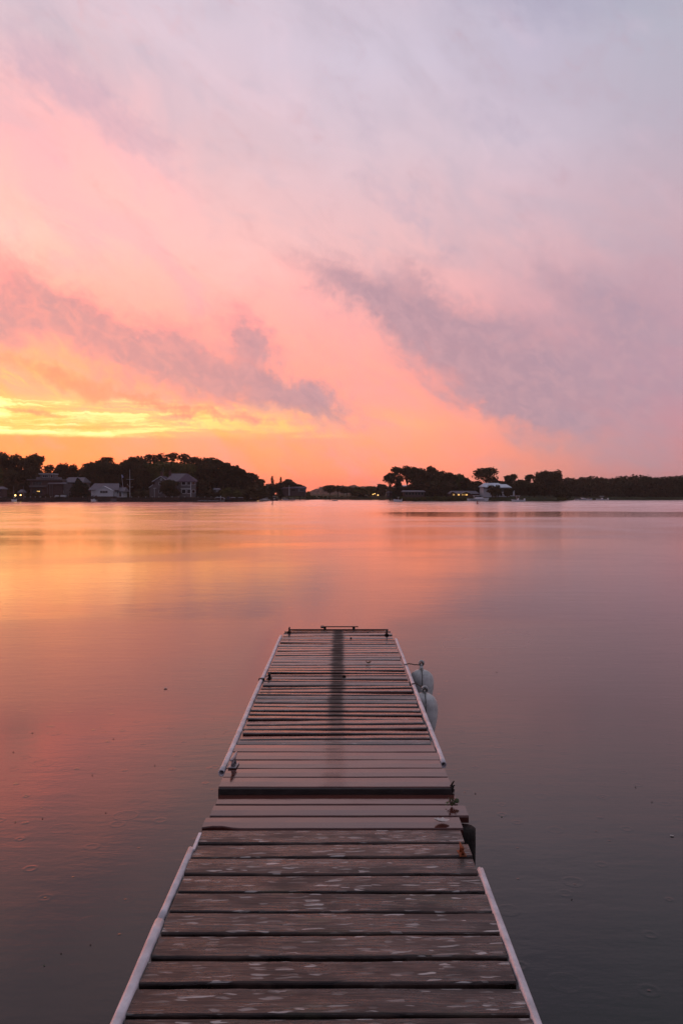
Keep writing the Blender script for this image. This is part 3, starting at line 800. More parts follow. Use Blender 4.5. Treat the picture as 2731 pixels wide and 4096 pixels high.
cx, cy = dk(1157, 2530, ZF); cleat(fd, cx, cy - YJ, .002, .16, 0, M_pile, .85)
cx, cy = dk(1546, 2540, ZF); cleat(fd, cx, cy - YJ, .002, .16, 0, M_pile, .85)
for (bx, by, s) in ((1403, 2554, .012), (1376, 2708, .017), (1470, 2530, .01)):
    cx, cy = dk(bx, by, ZF); bm = bmesh.new(); bmesh.ops.create_icosphere(bm, subdivisions=2, radius=s, matrix=Matrix.Translation((cx, cy - YJ, s * .4)) @ Matrix.Diagonal((1, 1, .6, 1)))
    obj('bolt_head', bm, M_pile, fd)

nd = thing('fixed_dock', 'near section of weathered plank walkway with pale flecks and white side rails', 'dock', (0, 3.2, ZN))
# boards from the joint towards the viewer
y = YJ - .014
near = []
k = 0; pitn = .1530
while y > 1.55:
    x0, x1 = -.636, .553; m = M_plank_n; chip = None; wob = .007; ti = .003
    if k in (0,): x0, x1, m, wob, ti = -.628, .58, M_plank_v, .001, .0006
    if k == 1: x0, x1, m, wob, ti = -.632, .608, M_plank_v, .001, .0006
    if k == 2: x0, x1, m, wob, ti = -.645, .562, M_plank_v, .001, .001; chip = (-.66, -.50, -.03)
    if k == 3: x0 = -.634; x1 = .545
    y1 = y; y0 = y - pitn + rg.uniform(.013, .021)
    plank(nd, 0, 3.2, 0, x0 + rg.uniform(-.004, .004), x1 + rg.uniform(-.004, .004), y0, y1, .034, m, chip=chip, wob=wob, tilt=ti)
    y -= pitn; k += 1
bm = bmesh.new()
for xx in (-.60, -.02, .515): box(bm, xx - .022, xx + .022, 1.5 - 3.2, YJ - .05 - 3.2, -.20, -.038)
obj('stringer', bm, M_beam, nd)
bm = bmesh.new(); box(bm, -.62, .60, 3.885 - 3.2, 3.93 - 3.2, -.235, -.20); obj('cross_beam', bm, M_beam, nd)
rail(nd, 3.2, -.006, -.655, 1.5, 2.975, .0180, seed=12)
rail(nd, 3.2, -.008, -.655, 2.978, 3.60, .0150, seed=14)
rail(nd, 3.2, -.008, .570, 1.5, 3.40, .0145, seed=16)
bm = bmesh.new(); box(bm, -.648, -.634, .38, .56, -.02, .004, .002); obj('rail_strip', bm, M_pvc, nd)
cx, cy = dk(1846, 3418, ZN); cleat(nd, cx, cy - 3.2, .002, .11, .1, M_rust, .62)

def pile(px_x, y, top, r, label, seed, lean=0.0):
    t = thing('piling', label, 'piling', (px_x, y, -1.4))
    bm = bmesh.new(); n = 26; seg = 18; rings = []
    for i in range(n):
        z = (top + 1.4) * i / (n - 1)
        rings.append([bm.verts.new((lean * z + math.cos(2 * math.pi * k / seg) * r * (1 + mnoise.noise(Vector((k * .8, z * 3, seed))) * .13), math.sin(2 * math.pi * k / seg) * r * (1 + mnoise.noise(Vector((k * .8, z * 3, seed + 5))) * .13), z)) for k in range(seg)])
    for i in range(n - 1):
        for k in range(seg): bm.faces.new((rings[i][k], rings[i][(k + 1) % seg], rings[i + 1][(k + 1) % seg], rings[i + 1][k]))
    bm.faces.new(rings[-1]); obj('post', bm, M_pile, t, smooth=True)
    return t
pile(.578, 3.93, ZN - .045, .058, 'dark mossy round piling under the right end of the longest plank', 3)
p2 = pile(.63, 2.92, .10, .045, 'short black piling topped with weed just outside the near right rail', 8)
rr = random.Random(4); vs = []; fs = []
for i in range(150):
    a = rr.uniform(0, 6.28); z = 1.4 + rr.uniform(-.12, .14); q = .05 + rr.uniform(0, .022)
    L = rr.uniform(.03, .07); wv_ = rr.uniform(.005, .012)
    b0 = Vector((math.cos(a) * q, math.sin(a) * q, z)); o_ = Vector((math.cos(a) * .3, math.sin(a) * .3, -1)).normalized() * L; s_ = Vector((-math.sin(a), math.cos(a), 0)) * wv_
    j = len(vs); vs += [tuple(b0 - s_), tuple(b0 + s_), tuple(b0 + o_ + s_ * .4), tuple(b0 + o_ - s_ * .4)]; fs.append((j, j + 1, j + 2, j + 3))
obj('seaweed', (vs, fs), M_weed, p2)

# ---- the two fenders tied to the right-hand rail
def fender(x, y, ztop, r, L, label, ropepts, seed, neck):
    t = thing('boat_fender', label, 'fender', (x, y, ztop - L), 0, 'fenders hung beside the dock')
    def fold(a, z):
        top = max(0, min(1, (z - L * .55) / (L * .45)))
        return 1 + .045 * top * math.sin(2 * a + seed) + .02 * math.sin(3 * a + seed * 2)
    prof = []
    for i in range(25):
        u = i / 24
        if u < .14: q = math.sin(u / .14 * math.pi / 2) * .50
        else:
            v = (u - .14) / .86; q = .50 + .50 * math.sin(min(1, v / .62) * math.pi / 2) if v < .62 else math.cos(((v - .62) / .38) ** 1.5 * math.pi / 2) ** .62
        prof.append((max(.004, r * q), L * u))
    bm = bmesh.new(); lathe(bm, prof, 28, fold=fold)
    for v in bm.verts:      # soft dent where the air has gone
        d = Vector((v.co.x + r * .4, v.co.y + r * .6, v.co.z - L * .68)); v.co.y += .22 * r * math.exp(-(d.length / (r * .8)) ** 2)
        d = Vector((v.co.x - r * .15, v.co.y + r * .2, v.co.z - L * .98)); v.co.z -= .16 * r * math.exp(-(d.length / (r * .35)) ** 2)
    obj('body', bm, M_fend, t, smooth=True)
    bm = bmesh.new(); e = .020
    tube(bm, [(0, 0, L - .03), (0, 0, L + neck)], [.022, .016], 10)
    tube(bm, [(math.cos(a) * e, 0, L + neck + .012 + math.sin(a) * e) for a in [i * math.pi / 6 for i in range(13)]], .009, 8)
    obj('eyelet', bm, M_fend, t, smooth=True)
    bm = bmesh.new(); tube(bm, [(0, -r * .98, L * .62), (.002, -r * .74, L * .88), (0, -r * .25, L + .005)], [.004, .004, .006], 6)
    obj('moulded_seam', bm, M_fenddk, t, smooth=True)
    bm = bmesh.new()
    pts = [Vector(p) - Vector((x, y, ztop - L)) for p in ropepts]
    fine = []
    for i in range(len(pts) - 1):
        for s in range(6):
            u = s / 6; q = pts[i].lerp(pts[i + 1], u); q += Vector((0, math.sin(s * 1.9 + i) * .0022, math.cos(s * 2.3 + i) * .0022)); fine.append(q)
    fine.append(pts[-1])
    tube(bm, fine, .0045, 7); tube(bm, [f + Vector((0, math.sin(i * 1.4) * .004, math.cos(i * 1.4) * .004)) for i, f in enumerate(fine)], .0025, 6)
    # knot at the eye
    for a in range(3):
        tube(bm, [(math.cos(q) * .016 + .004 * a, -.012 + .01 * a, L + neck + .002 + math.sin(q) * .013) for q in [i * math.pi / 5 for i in range(11)]], .005, 6)
    obj('rope', bm, M_rope, t)
    return t
a = onz(1600, 2657, ZF + .004); 
fender(.705, 7.35, .475, .108, .42, 'farther rounder pale fender roped beside the float', [(.556, 7.36, ZF + .004), (.60, 7.36, ZF + .014), (.645, 7.355, ZF + .006), (.700, 7.35, ZF + .005)], 1.0, .035)
fender(.650, 6.50, .470, .104, .46, 'nearer longer pale fender with a pinched top roped beside the float', [(.556, 6.60, ZF + .004), (.590, 6.59, ZF + .014), (.62, 6.55, ZF + .001), (.66, 6.50, ZF + .006), (.650, 6.50, ZF - .012)], 2.2, .006)

# ---- small things on the boards
def leafmesh(s, seed, curl=.3, n=9):
    rr = random.Random(seed); vs = []; fs = []
    for i in range(n + 1):
        u = i / n; wd = math.sin(math.pi * u) ** .8 * s * .36 * (1 + rr.uniform(-.25, .25)); z = curl * s * (u - .5) ** 2 * 2
        vs += [(s * (u - .5), -wd, z + wd * .5), (s * (u - .5), 0, z), (s * (u - .5), wd, z + wd * .35)]
    for i in range(n):
        a = i * 3; fs += [(a, a + 3, a + 4, a + 1), (a + 1, a + 4, a + 5, a + 2)]
    return vs, fs
v = onz(1470, 2655, ZF + .004); o = obj('fallen_leaf', leafmesh(.06, 3, .9), M_leafd); o.location = v + Vector((0, 0, .004)); o.rotation_euler = (.3, .2, .4)
tag(o, 'curled tan leaf lying on the right part of the float\'s boards', 'leaf')
v = onz(1765, 3290, ZN + .004); o = obj('paper_scrap', leafmesh(.075, 8, .35), M_shell); o.location = v + Vector((0, 0, .003)); o.rotation_euler = (0, .1, .15)
tag(o, 'whitish crumpled scrap on the plank right below the longest board', 'scrap')
# weed sprouting at the joint
t = thing('weed_plant', 'small weed with one round dark leaf rooted at the right end of the joint', 'plant', tuple(onz(1806, 3225, ZN + .003))); t.scale = (.7, .7, .7)
rr = random.Random(21); bm = bmesh.new()
for i in range(22):
    a = rr.uniform(0, 6.28); L = rr.uniform(.02, .06); h = rr.uniform(.015, .06)
    tube(bm, [(0, 0, 0), (math.cos(a) * L * .5, math.sin(a) * L * .3, h), (math.cos(a) * L, math.sin(a) * L * .5, h * .6)], [.0025, .002, .001], 5)
obj('stem', bm, M_leafd, t)
vs, fs = [], []
for i in range(26):
    a, b = leafmesh(rr.uniform(.012, .024), i, .3, 4); k = len(vs); R = Matrix.Translation((rr.gauss(0, .018), rr.gauss(0, .012), rr.uniform(.005, .05))) @ Matrix.Rotation(rr.uniform(0, 6.28), 4, 'Z') @ Matrix.Rotation(rr.uniform(-1, 1), 4, 'X')
    vs += [tuple(R @ Vector(p)) for p in a]; fs += [tuple(q + k for q in f) for f in b]
obj('leaf', (vs, fs), M_leafg, t)
bm = bmesh.new(); bmesh.ops.create_circle(bm, cap_ends=True, segments=16, radius=.017, matrix=Matrix.Translation((.036, .01, .035)) @ Matrix.Rotation(1.1, 4, 'X'))
bmesh.ops.solidify(bm, geom=bm.faces[:], thickness=.002); tube(bm, [(0, 0, 0), (.02, .005, .015), (.036, .01, .022)], .0015, 5)
obj('round_leaf', bm, M_leafg, t)
# frayed splintered end where the float meets the walkway
bm = bmesh.new()
for i in range(16):
    z = rr.uniform(-.05, -.005); tube(bm, [(.560, rr.uniform(0, .03), z), (.575 + rr.uniform(0, .015), rr.uniform(0, .04), z + rr.uniform(-.02, .03))], [.008, .003], 5)
obj('splintered_end', bm, M_pile, fd)

# ---- specks drifting on the water
SP = [(131, 2933, 0), (455, 2957, 0), (55, 3010, 0), (620, 3063, 0), (370, 3102, 0), (171, 3275, 0), (63, 3290, 1), (424, 3252, 0), (363, 3781, 0), (246, 3816, 0), (178, 3864, 1),
      (663, 2755, 2), (2540, 3150, 0), (2605, 3210, 0), (1900, 3175, 0), (2005, 3268, 1), (2285, 3600, 0), (1985, 2690, 0), (2180, 2420, 0), (2610, 2480, 0), (535, 2392, 0), (1530, 2380, 0), (2685, 3345, 2)]
for i, (px, py, k) in enumerate(SP):
    v = onz(px, py, .0); sz = .026 if k == 2 else .013
    sz *= max(.7, min(1.8, v.y / 5))
    o = obj('floating_leaf' if k != 2 else 'floating_feather', leafmesh(sz, i, .25), (M_pile, M_leafg, M_shell)[k])
    o.location = (v.x, v.y, .0015); o.rotation_euler = (0, 0, i * 1.7)
    lab = ('tiny dark leaf floating on the open water', 'tiny green leaf floating on the open water', 'tiny pale feather floating on the open water')[k]
    tag(o, lab, ('leaf', 'leaf', 'feather')[k], ('dark leaves afloat on the water', 'green leaves afloat on the water', 'pale feathers afloat on the water')[k])

# ------------------------------------------------------------------ shore: bulkhead, houses, boats
M_shing = mat('grey_shingle', (.125, .115, .12), .85, spec=.2, var=.18, vscale=2)
M_trim = mat('white_trim', (.55, .56, .60), .6)
M_white = mat('white_clapboard', (.50, .52, .56), .7, var=.06, vscale=2)
M_roofg = mat('grey_roof', (.17, .155, .18), .85, spec=.2, var=.2, vscale=2)
M_roofp = mat('plum_roof', (.085, .06, .085), .85, spec=.2, var=.2, vscale=2)
M_roofw = mat('pale_metal_roof', (.52, .60, .68), .45, var=.08, vscale=1)
M_brown = mat('brown_board', (.085, .055, .055), .85, spec=.2, var=.25, vscale=2)
M_glass = mat('window_glass', (.012, .012, .015), .12)
M_glow = mat('window_glow', (.02, .02, .02), .2)
M_brick = mat('chimney_brick', (.11, .055, .05), .9, spec=.2, var=.2, vscale=3)
M_lit = mat('lit_window', (.3, .2, .1), .4, emit=(1.0, .55, .16), es=.42)
M_lamp = mat('lamp_glow', (.9, .7, .4), .4, emit=(1.0, .62, .16), es=9.0)
M_lampd = mat('lamp_glow_dim', (.9, .7, .4), .4, emit=(1.0, .55, .14), es=2.2)
M_hull = mat('white_hull', (.80, .82, .85), .3)
M_hullb = mat('dark_hull', (.02, .025, .05), .3)
M_blue = mat('blue_tarp', (.10, .22, .55), .6)
M_red = mat('red_buoy', (.35, .015, .02), .5)
M_flag = mat('flag_cloth', (.25, .30, .50), .8)

class Px:
    """metres from photograph pixels for a thing whose front stands at distance D, centred on column cx, base row by"""
    def __init__(s, name, label, cat, cx, D, base_row=None, base=None, group=None):
        s.k = D / F; s.cx = cx; s.D = D
        s.z = at(cx, base_row, D).z if base is None else base
        s.t = thing(name, label, cat, ((cx - 1365.5) * s.k, D, s.z), 0, group)
    def X(s, px): return (px - s.cx) * s.k
    def Z(s, py): return at(s.cx, py, s.D).z - s.z
    def bx(s, bm, x0, x1, t, b, y0, y1, bev=0): return box(bm, s.X(x0), s.X(x1), y0, y1, s.Z(b), s.Z(t), bev)
    def part(s, name, mat_, fn, parent=None, smooth=False):
        bm = bmesh.new(); fn(bm); bmesh.ops.recalc_face_normals(bm, faces=bm.faces[:])
        return obj(name, bm, mat_, parent or s.t, smooth)
    def boxp(s, name, m, x0, x1, t, b, y0, y1, parent=None): return s.part(name, m, lambda bm: s.bx(bm, x0, x1, t, b, y0, y1), parent)
    def window(s, x0, x1, t, b, y=0.0, nx=1, ny=1, fr=.6, lit=None, fm=None):
        """frame proud of the wall, glass set behind its face"""
        def f(bm):
            s.bx(bm, x0 - fr, x1 + fr, t - fr, t, y - .09, y + .05); s.bx(bm, x0 - fr, x1 + fr, b, b + fr * 1.2, y - .12, y + .05)
            s.bx(bm, x0 - fr, x0, t, b, y - .09, y + .05); s.bx(bm, x1, x1 + fr, t, b, y - .09, y + .05)
            for i in range(1, nx):
                q = x0 + (x1 - x0) * i / nx; s.bx(bm, q - .18, q + .18, t, b, y - .07, y + .03)
            for i in range(1, ny):
                q = t + (b - t) * i / ny; s.bx(bm, x0, x1, q - .15, q + .15, y - .065, y + .03)
        w_ = s.part('window', fm or M_trim, f)
        s.part('pane', lit or M_glass, lambda bm: s.bx(bm, x0, x1, t, b, y - .035, y - .01), w_)
        return w_
    def roof(s, m, outline, y0, y1, name='roof'):
        """extruded gable outline in (px, row)"""
        return s.part(name, m, lambda bm: prism(bm, [(s.X(a), s.Z(b)) for a, b in outline], y0, y1))
    def hip(s, m, x0, x1, eave, rx0, rx1, ridge, y0, y1, name='roof', th=.18, yr=None):
        def f(bm):
            ym = (y0 + y1) / 2 if yr is None else yr
            X, Z = s.X, s.Z; ze, zr = Z(eave), Z(ridge)
            v = [bm.verts.new(p) for p in [(X(x0), y0, ze), (X(x1), y0, ze), (X(x1), y1, ze), (X(x0), y1, ze), (X(rx0), ym, zr), (X(rx1), ym, zr),
                 (X(x0), y0, ze - th), (X(x1), y0, ze - th), (X(x1), y1, ze - th), (X(x0), y1, ze - th)]]
            for q in ((0, 1, 5, 4), (2, 3, 4, 5), (0, 4, 3), (1, 2, 5), (0, 6, 7, 1), (1, 7, 8, 2), (2, 8, 9, 3), (3, 9, 6, 0), (9, 8, 7, 6)): bm.faces.new([v[i] for i in q])
        return s.part(name, m, f)

# ---- bulkhead along the left shore, with its white-capped posts
DB = 300.0
bk = Px('bulkhead', 'long dark timber bulkhead with white-capped posts along the left shore', 'seawall', 400, DB, base=0)
def wallfn(bm):
    for i in range(-14, 60):
        x0 = i * 17.2 - 6; x1 = x0 + 17.0
        if x1 > 975: break
        bk.bx(bm, x0, x1, 1990.0 + .3 * math.sin(i * 1.7), 2014, -.06 + .03 * math.sin(i * 2.1), .16)
    bk.bx(bm, -260, 972, 1989.2, 1990.2, -.12, .30)
bk.part('planking', M_wall, wallfn)
for x in (5, 60, 103, 124, 144, 164, 185, 205, 222, 264, 333, 502, 528, 556, 584, 611, 637, 664, 690, 715, 740, 793, 820, 846, 870):
    p = bk.boxp('post', M_wall, x - 1.1, x + 1.1, 1988.4, 2012, -.34, -.13)
    bk.boxp('post_cap', M_cap, x - 1.5, x + 1.5, 1987.0, 1988.4, -.38, -.06, p)

# ---- A: grey shingled house with the rooftop lookout, far left
A = Px('grey_house', 'rambling grey house at far left with a square rooftop lookout and long rear roof', 'house', 200, 318, base=1.5)
A.boxp('wall', M_brown, 122, 252, 1921, 1992, 0, 9)
A.boxp('wall', M_shing, 218, 282, 1936, 1992, .8, 9.2)
A.boxp('wall', M_shing, 252, 318, 1930, 1992, 5, 14)
A.boxp('fascia', M_shing, 112, 246, 1917, 1921, -.9, 9.4)
A.boxp('balcony', M_shing, 124, 192, 1942, 1949, -1.6, -.02)
A.hip(M_roofg, 196, 258, 1934.5, 205, 240, 1917.5, -1.2, 8, 'roof')
A.hip(M_roofg, 236, 322, 1928, 244, 312, 1907, 4, 15, 'roof')
A.boxp('lookout', M_shing, 155, 212, 1897, 1917, 2, 6)
lo = A.boxp('lookout_roof', M_trim, 151, 213, 1893.6, 1896.2, 1.5, 6.5)
A.boxp('railing', M_roofg, 141, 155, 1908, 1917, 1.5, 6)
A.boxp('railing', M_roofg, 213, 229, 1908, 1917, 1.5, 6)
A.window(166, 187, 1900, 1909, 2, 3); A.window(198, 206, 1899, 1910, 2)
A.window(134, 168, 1929, 1939, 0, 3, fm=M_shing)
A.window(232, 252, 1963, 1972, .8, 1); A.window(222, 229, 1950, 1957, .8, fm=M_shing)
A.window(130, 146, 1958, 1972, 0, fm=M_brown); A.window(150, 172, 1957, 1974, 0, 2, fm=M_brown)
for x in (193, 203, 212): A.boxp('porch_post', M_shing, x, x + 2, 1938, 1990, -.8, -.6)
A.boxp('step', M_white, 226, 240, 1981, 1986, -1.2, -.02); A.boxp('step', M_white, 248, 268, 1980, 1987, -1.4, -.02)
p = A.part('porch_lamp', M_lampd, lambda bm: bmesh.ops.create_icosphere(bm, subdivisions=2, radius=.20, matrix=Matrix.Translation((A.X(159), -.2, A.Z(1965.5)))))
p = A.part('porch_lamp', M_lampd, lambda bm: bmesh.ops.create_icosphere(bm, subdivisions=2, radius=.13, matrix=Matrix.Translation((A.X(152), -.2, A.Z(1965)))))

# ---- B: white cottage
B = Px('white_cottage', 'low white cottage with grey roof and central gable over a wide window', 'cottage', 430, 309, base=1.5)
B.boxp('wall', M_white, 366, 468, 1961, 1992, 0, 8)
B.part('gable', M_white, lambda bm: prism(bm, [(B.X(a), B.Z(b)) for a, b in ((392, 1992), (458, 1992), (458, 1964), (422, 1945.5), (392, 1962))], -1.6, -.02))
B.part('gable_trim', M_trim, lambda bm: (prism(bm, [(B.X(a), B.Z(b)) for a, b in ((388, 1965), (422, 1945.6), (422, 1944), (386, 1963.5))], -1.9, 0), prism(bm, [(B.X(a), B.Z(b)) for a, b in ((422, 1945.6), (460, 1966), (462, 1964.5), (422, 1944))], -1.9, 0)))
B.part('roof', M_roofg, lambda bm: (poly(bm, [(B.X(a), y, B.Z(b)) for a, b, y in ((356, 1960, -.8), (478, 1960, -.8), (468, 1933, 4), (366, 1933, 4))]),
    poly(bm, [(B.X(a), y, B.Z(b)) for a, b, y in ((356, 1960, 8.8), (478, 1960, 8.8), (468, 1933, 4), (366, 1933, 4))]),
    B.bx(bm, 357, 477, 1960, 1961.4, -.7, 8.7)))
B.part('end_wall', M_white, lambda bm: prism(bm, [(B.X(a), B.Z(b)) for a, b in ((366, 1961), (468, 1961), (464, 1936), (369, 1936))], 3.9, 4.1))
B.boxp('wing_wall', M_white, 468, 490, 1966, 1992, .8, 7)
B.hip(M_roofg, 462, 499, 1965, 468, 496, 1949, -.2, 7.6, 'wing_roof')
B.window(407, 437, 1963, 1972.5, -1.6, 3, 2, .9)
B.window(461, 471, 1968, 1974, .8, 2); B.window(476, 484, 1968, 1986, .8, fm=M_trim)
B.boxp('shutter', M_brown, 357, 365, 1962, 1969, -.1, 1)
B.boxp('foundation', M_wall, 366, 468, 1985.5, 1996, -1.65, -.04)

# ---- C: shingled house
Cc = Px('shingled_house', 'two-storey grey shingled house with left gable, hipped roof and white-framed bay windows', 'house', 690, 312, base=1.5)
Cc.boxp('wall', M_shing, 668, 768, 1925, 1992, 1.2, 10)
Cc.part('wall', M_shing, lambda bm: prism(bm, [(Cc.X(a), Cc.Z(b)) for a, b in ((620, 1992), (672, 1992), (672, 1924), (645, 1906.5), (620, 1923))], 0, 9))
Cc.part('gable_roof', M_roofp, lambda bm: (prism(bm, [(Cc.X(a), Cc.Z(b)) for a, b in ((611, 1927), (645, 1906), (645, 1903.5), (610, 1925))], -.5, 9.5), prism(bm, [(Cc.X(a), Cc.Z(b)) for a, b in ((645, 1906), (671, 1924), (672, 1922), (645, 1903.5))], -.5, 9.5)))
Cc.part('gable_trim', M_trim, lambda bm: (prism(bm, [(Cc.X(a), Cc.Z(b)) for a, b in ((610, 1928.4), (645, 1906.2), (645, 1904), (610, 1926))], -.62, -.5), prism(bm, [(Cc.X(a), Cc.Z(b)) for a, b in ((645, 1906.2), (671, 1925), (671, 1922.8), (645, 1904))], -.62, -.5)))
Cc.part('lean_to', M_shing, lambda bm: prism(bm, [(Cc.X(a), Cc.Z(b)) for a, b in ((597, 1992), (620, 1992), (620, 1935), (597, 1950))], 1, 8))
Cc.part('lean_to_trim', M_trim, lambda bm: prism(bm, [(Cc.X(a), Cc.Z(b)) for a, b in ((594, 1951.5), (612, 1939), (612, 1937), (594, 1949.6))], .8, 1))
Cc.hip(M_roofg, 664, 745, 1925, 672, 740, 1892.5, .4, 11, 'roof')
Cc.hip(M_roofp, 712, 783, 1925.5, 735, 742, 1893.5, -.4, 10.6, 'roof', .25)
def bay(bm):
    pts = [(716, 1.2), (724, 0), (763, 0), (780, 2.4), (780, 9)]
    for (a, y0), (b, y1) in zip(pts, pts[1:]):
        p = [(Cc.X(a), y0, Cc.Z(1925)), (Cc.X(b), y1, Cc.Z(1925)), (Cc.X(b), y1, Cc.Z(1992)), (Cc.X(a), y0, Cc.Z(1992))]
        poly(bm, p); poly(bm, [(x, y + .2, z) for x, y, z in p][::-1])
Cc.part('bay', M_shing, bay)
for (a, b, t, bt) in ((728, 743, 1928, 1939.5), (750, 763 - .6, 1928, 1939.5), (728, 743, 1958, 1973), (750, 763 - .6, 1958, 1973)): Cc.window(a, b, t, bt, 0, 1, 1, 1.25)
def side(a, b, t, bt):
    k = (2.4) / (Cc.X(780) - Cc.X(763)); Y = lambda px: (Cc.X(px) - Cc.X(763)) * k
    def f(bm, e, o_):
        vs_ = [(Cc.X(a - e), Y(a - e) - o_, Cc.Z(t - e)), (Cc.X(b + e), Y(b + e) - o_, Cc.Z(t - e)), (Cc.X(b + e), Y(b + e) - o_, Cc.Z(bt + e)), (Cc.X(a - e), Y(a - e) - o_, Cc.Z(bt + e))]
        poly(bm, vs_); poly(bm, [(x, y + .05, z) for x, y, z in vs_][::-1])
    w_ = Cc.part('window', M_trim, lambda bm: f(bm, 1.0, .06)); Cc.part('pane', M_glass, lambda bm: f(bm, 0, .12), w_)
side(768.5, 777, 1928, 1938); side(768.5, 777, 1960, 1971)
Cc.boxp('belt_trim', M_trim, 724, 763, 1953.2, 1955, -.12, -.01)
Cc.boxp('corner_board', M_trim, 762.8, 765.2, 1926, 1988, -.1, .2)
Cc.window(637, 643, 1929, 1939, 0, 1, 1, .9); Cc.window(647, 653, 1929, 1939, 0, 1, 1, .9); Cc.window(637, 645, 1962, 1972, 0, 1, 1, .8)
Cc.part('round_window', M_trim, lambda bm: tube(bm, [(Cc.X(646) + math.cos(i * .524) * .34, -.06, Cc.Z(1917.5) + math.sin(i * .524) * .34) for i in range(13)], .10, 6, False))
Cc.window(718, 721.5, 1930, 1939, .6, fm=M_trim)
Cc.part('chimney', M_brick, lambda bm: (Cc.bx(bm, 633.5, 641, 1887, 1915, 4, 5), Cc.bx(bm, 635.5, 638.5, 1883.5, 1887, 4.3, 4.7)))
Cc.part('chimney', M_brick, lambda bm: (Cc.bx(bm, 667, 675.5, 1885, 1905, 4, 5), Cc.bx(bm, 669, 673, 1879, 1885, 4.3, 4.7)))
Cc.part('aerial', M_metal, lambda bm: tube(bm, [(Cc.X(643), 5, Cc.Z(1905)), (Cc.X(643.3), 5, Cc.Z(1868))], .035, 5))
Cc.boxp('porch', M_trim, 616, 627, 1952, 1953.6, -1.0, -.02); Cc.part('porch_post', M_trim, lambda bm: Cc.bx(bm, 620, 621.4, 1953.6, 1990, -.9, -.7))

# ---- D: low house in the trees on the marsh edge
D_ = Px('marsh_house', 'dark low house with a flat-edged roof under the trees at the marsh tip', 'house', 1172, 415, base=1.4)
D_.boxp('wall', M_brown, 1124, 1221, 1953, 1984, 0, 9)
D_.boxp('wall', M_roofg, 1192, 1221, 1953.5, 1966, -.2, -.02)
D_.hip(M_roofp, 1116, 1224, 1953, 1140, 1223, 1946, -.6, 9.6)
D_.window(1128, 1134, 1956, 1963, 0, 2, fm=M_roofg); D_.window(1200, 1216, 1957, 1963, -.2, 4, fm=M_roofg); D_.window(1166, 1180, 1957, 1963, 0, 3, fm=M_brown)
# ---- E: lit bungalow
Eh = Px('bungalow', 'low bungalow with two shallow grey gables and warm lit windows beside the motor yacht', 'bungalow', 1850, 352, base=.9)
Eh.boxp('wall', M_brown, 1800, 1918, 1974, 1994, .4, 9)
def zig(bm):
    a = [(1796, 1974.5), (1807, 1965), (1826, 1974), (1839, 1975), (1862, 1966), (1884, 1975.5), (1917, 1975.5)]
    up = [(1796, 1973.6), (1807, 1964), (1908, 1964.3), (1919, 1974.6)]
    fr = [(Eh.X(x), -.8, Eh.Z(z)) for x, z in a]; bk_ = [(Eh.X(1807), 4.5, Eh.Z(1963.2)), (Eh.X(1908), 4.5, Eh.Z(1963.4))]
    L = (Eh.X(1794), -.8, Eh.Z(1975)); 
    poly(bm, [fr[0], fr[1], bk_[0]]); poly(bm, [fr[1], fr[2], bk_[0]]); poly(bm, [fr[2], fr[3], bk_[0]]); poly(bm, [fr[3], fr[4], bk_[0]]); poly(bm, [fr[4], bk_[1], bk_[0]]); poly(bm, [fr[4], fr[5], bk_[1]]); poly(bm, [fr[5], fr[6], bk_[1]])
    poly(bm, [fr[0], bk_[0], bk_[1], fr[6], (Eh.X(1919), 10, Eh.Z(1975)), (Eh.X(1796), 10, Eh.Z(1975))])
Eh.part('roof', M_roofg, zig)
Eh.part('gable', M_brown, lambda bm: (prism(bm, [(Eh.X(a), Eh.Z(b)) for a, b in ((1798, 1974), (1807, 1966), (1825, 1974))], -.6, .38), prism(bm, [(Eh.X(a), Eh.Z(b)) for a, b in ((1842, 1974), (1862, 1967), (1882, 1974))], -.6, .38)))
Eh.part('barge_board', M_trim, lambda bm: [prism(bm, [(Eh.X(a), Eh.Z(b)), (Eh.X(c), Eh.Z(d)), (Eh.X(c), Eh.Z(d - 1.1)), (Eh.X(a), Eh.Z(b - 1.1))], -.95, -.82) for a, b, c, d in ((1796, 1975, 1807, 1965.4), (1807, 1965.4, 1826, 1975), (1839, 1976, 1862, 1966.4), (1862, 1966.4, 1884, 1976))])
for a, b in ((1810, 1818), (1829, 1838), (1846, 1852), (1856, 1861), (1863.5, 1870)): Eh.window(a, b, 1975.5, 1982, .4, 2, lit=M_lit, fm=M_brown)
for x in (1834, 1865): Eh.part('porch_lamp', M_lampd, lambda bm: bmesh.ops.create_icosphere(bm, subdivisions=2, radius=.22, matrix=Matrix.Translation((Eh.X(x), -.2, Eh.Z(1979.5)))))
# ---- F: white-roofed house
Ff = Px('white_roofed_house', 'large house with a pale metal roof and white porch columns among dark trees', 'house', 1985, 352, base=1.2)
Ff.boxp('wall', M_white, 1932, 2036, 1947, 1990, .6, 10)
Ff.boxp('upper_wall', M_shing, 1960, 2034, 1950, 1962, .1, .58)
Ff.hip(M_roofw, 1927, 2022, 1946.5, 1943, 2000, 1931, -.6, 11)
Ff.hip(M_roofw, 1986, 2042, 1949, 1999, 2030, 1936, -1.6, 9, 'roof', .3)
Ff.hip(M_roofw, 1938, 1975, 1948.5, 1948, 1962, 1941, -1.4, 4, 'dormer_roof')
for a, b in ((1936, 1938.5), (1941, 1943.5), (1946, 1949)): Ff.window(a, b, 1950, 1957, .6)
Ff.boxp('balcony', M_shing, 1990, 2022, 1962, 1968, -1.2, -.02)
Ff.window(2000, 2012, 1971, 1983, .6, 2, fm=M_shing); Ff.window(2018, 2030, 1971, 1983, .6, 2, fm=M_shing)
for x in (2006, 2022, 2048): Ff.part('porch_column', M_trim, lambda bm: Ff.bx(bm, x, x + 3, 1966, 1983, -1.2, -.9))
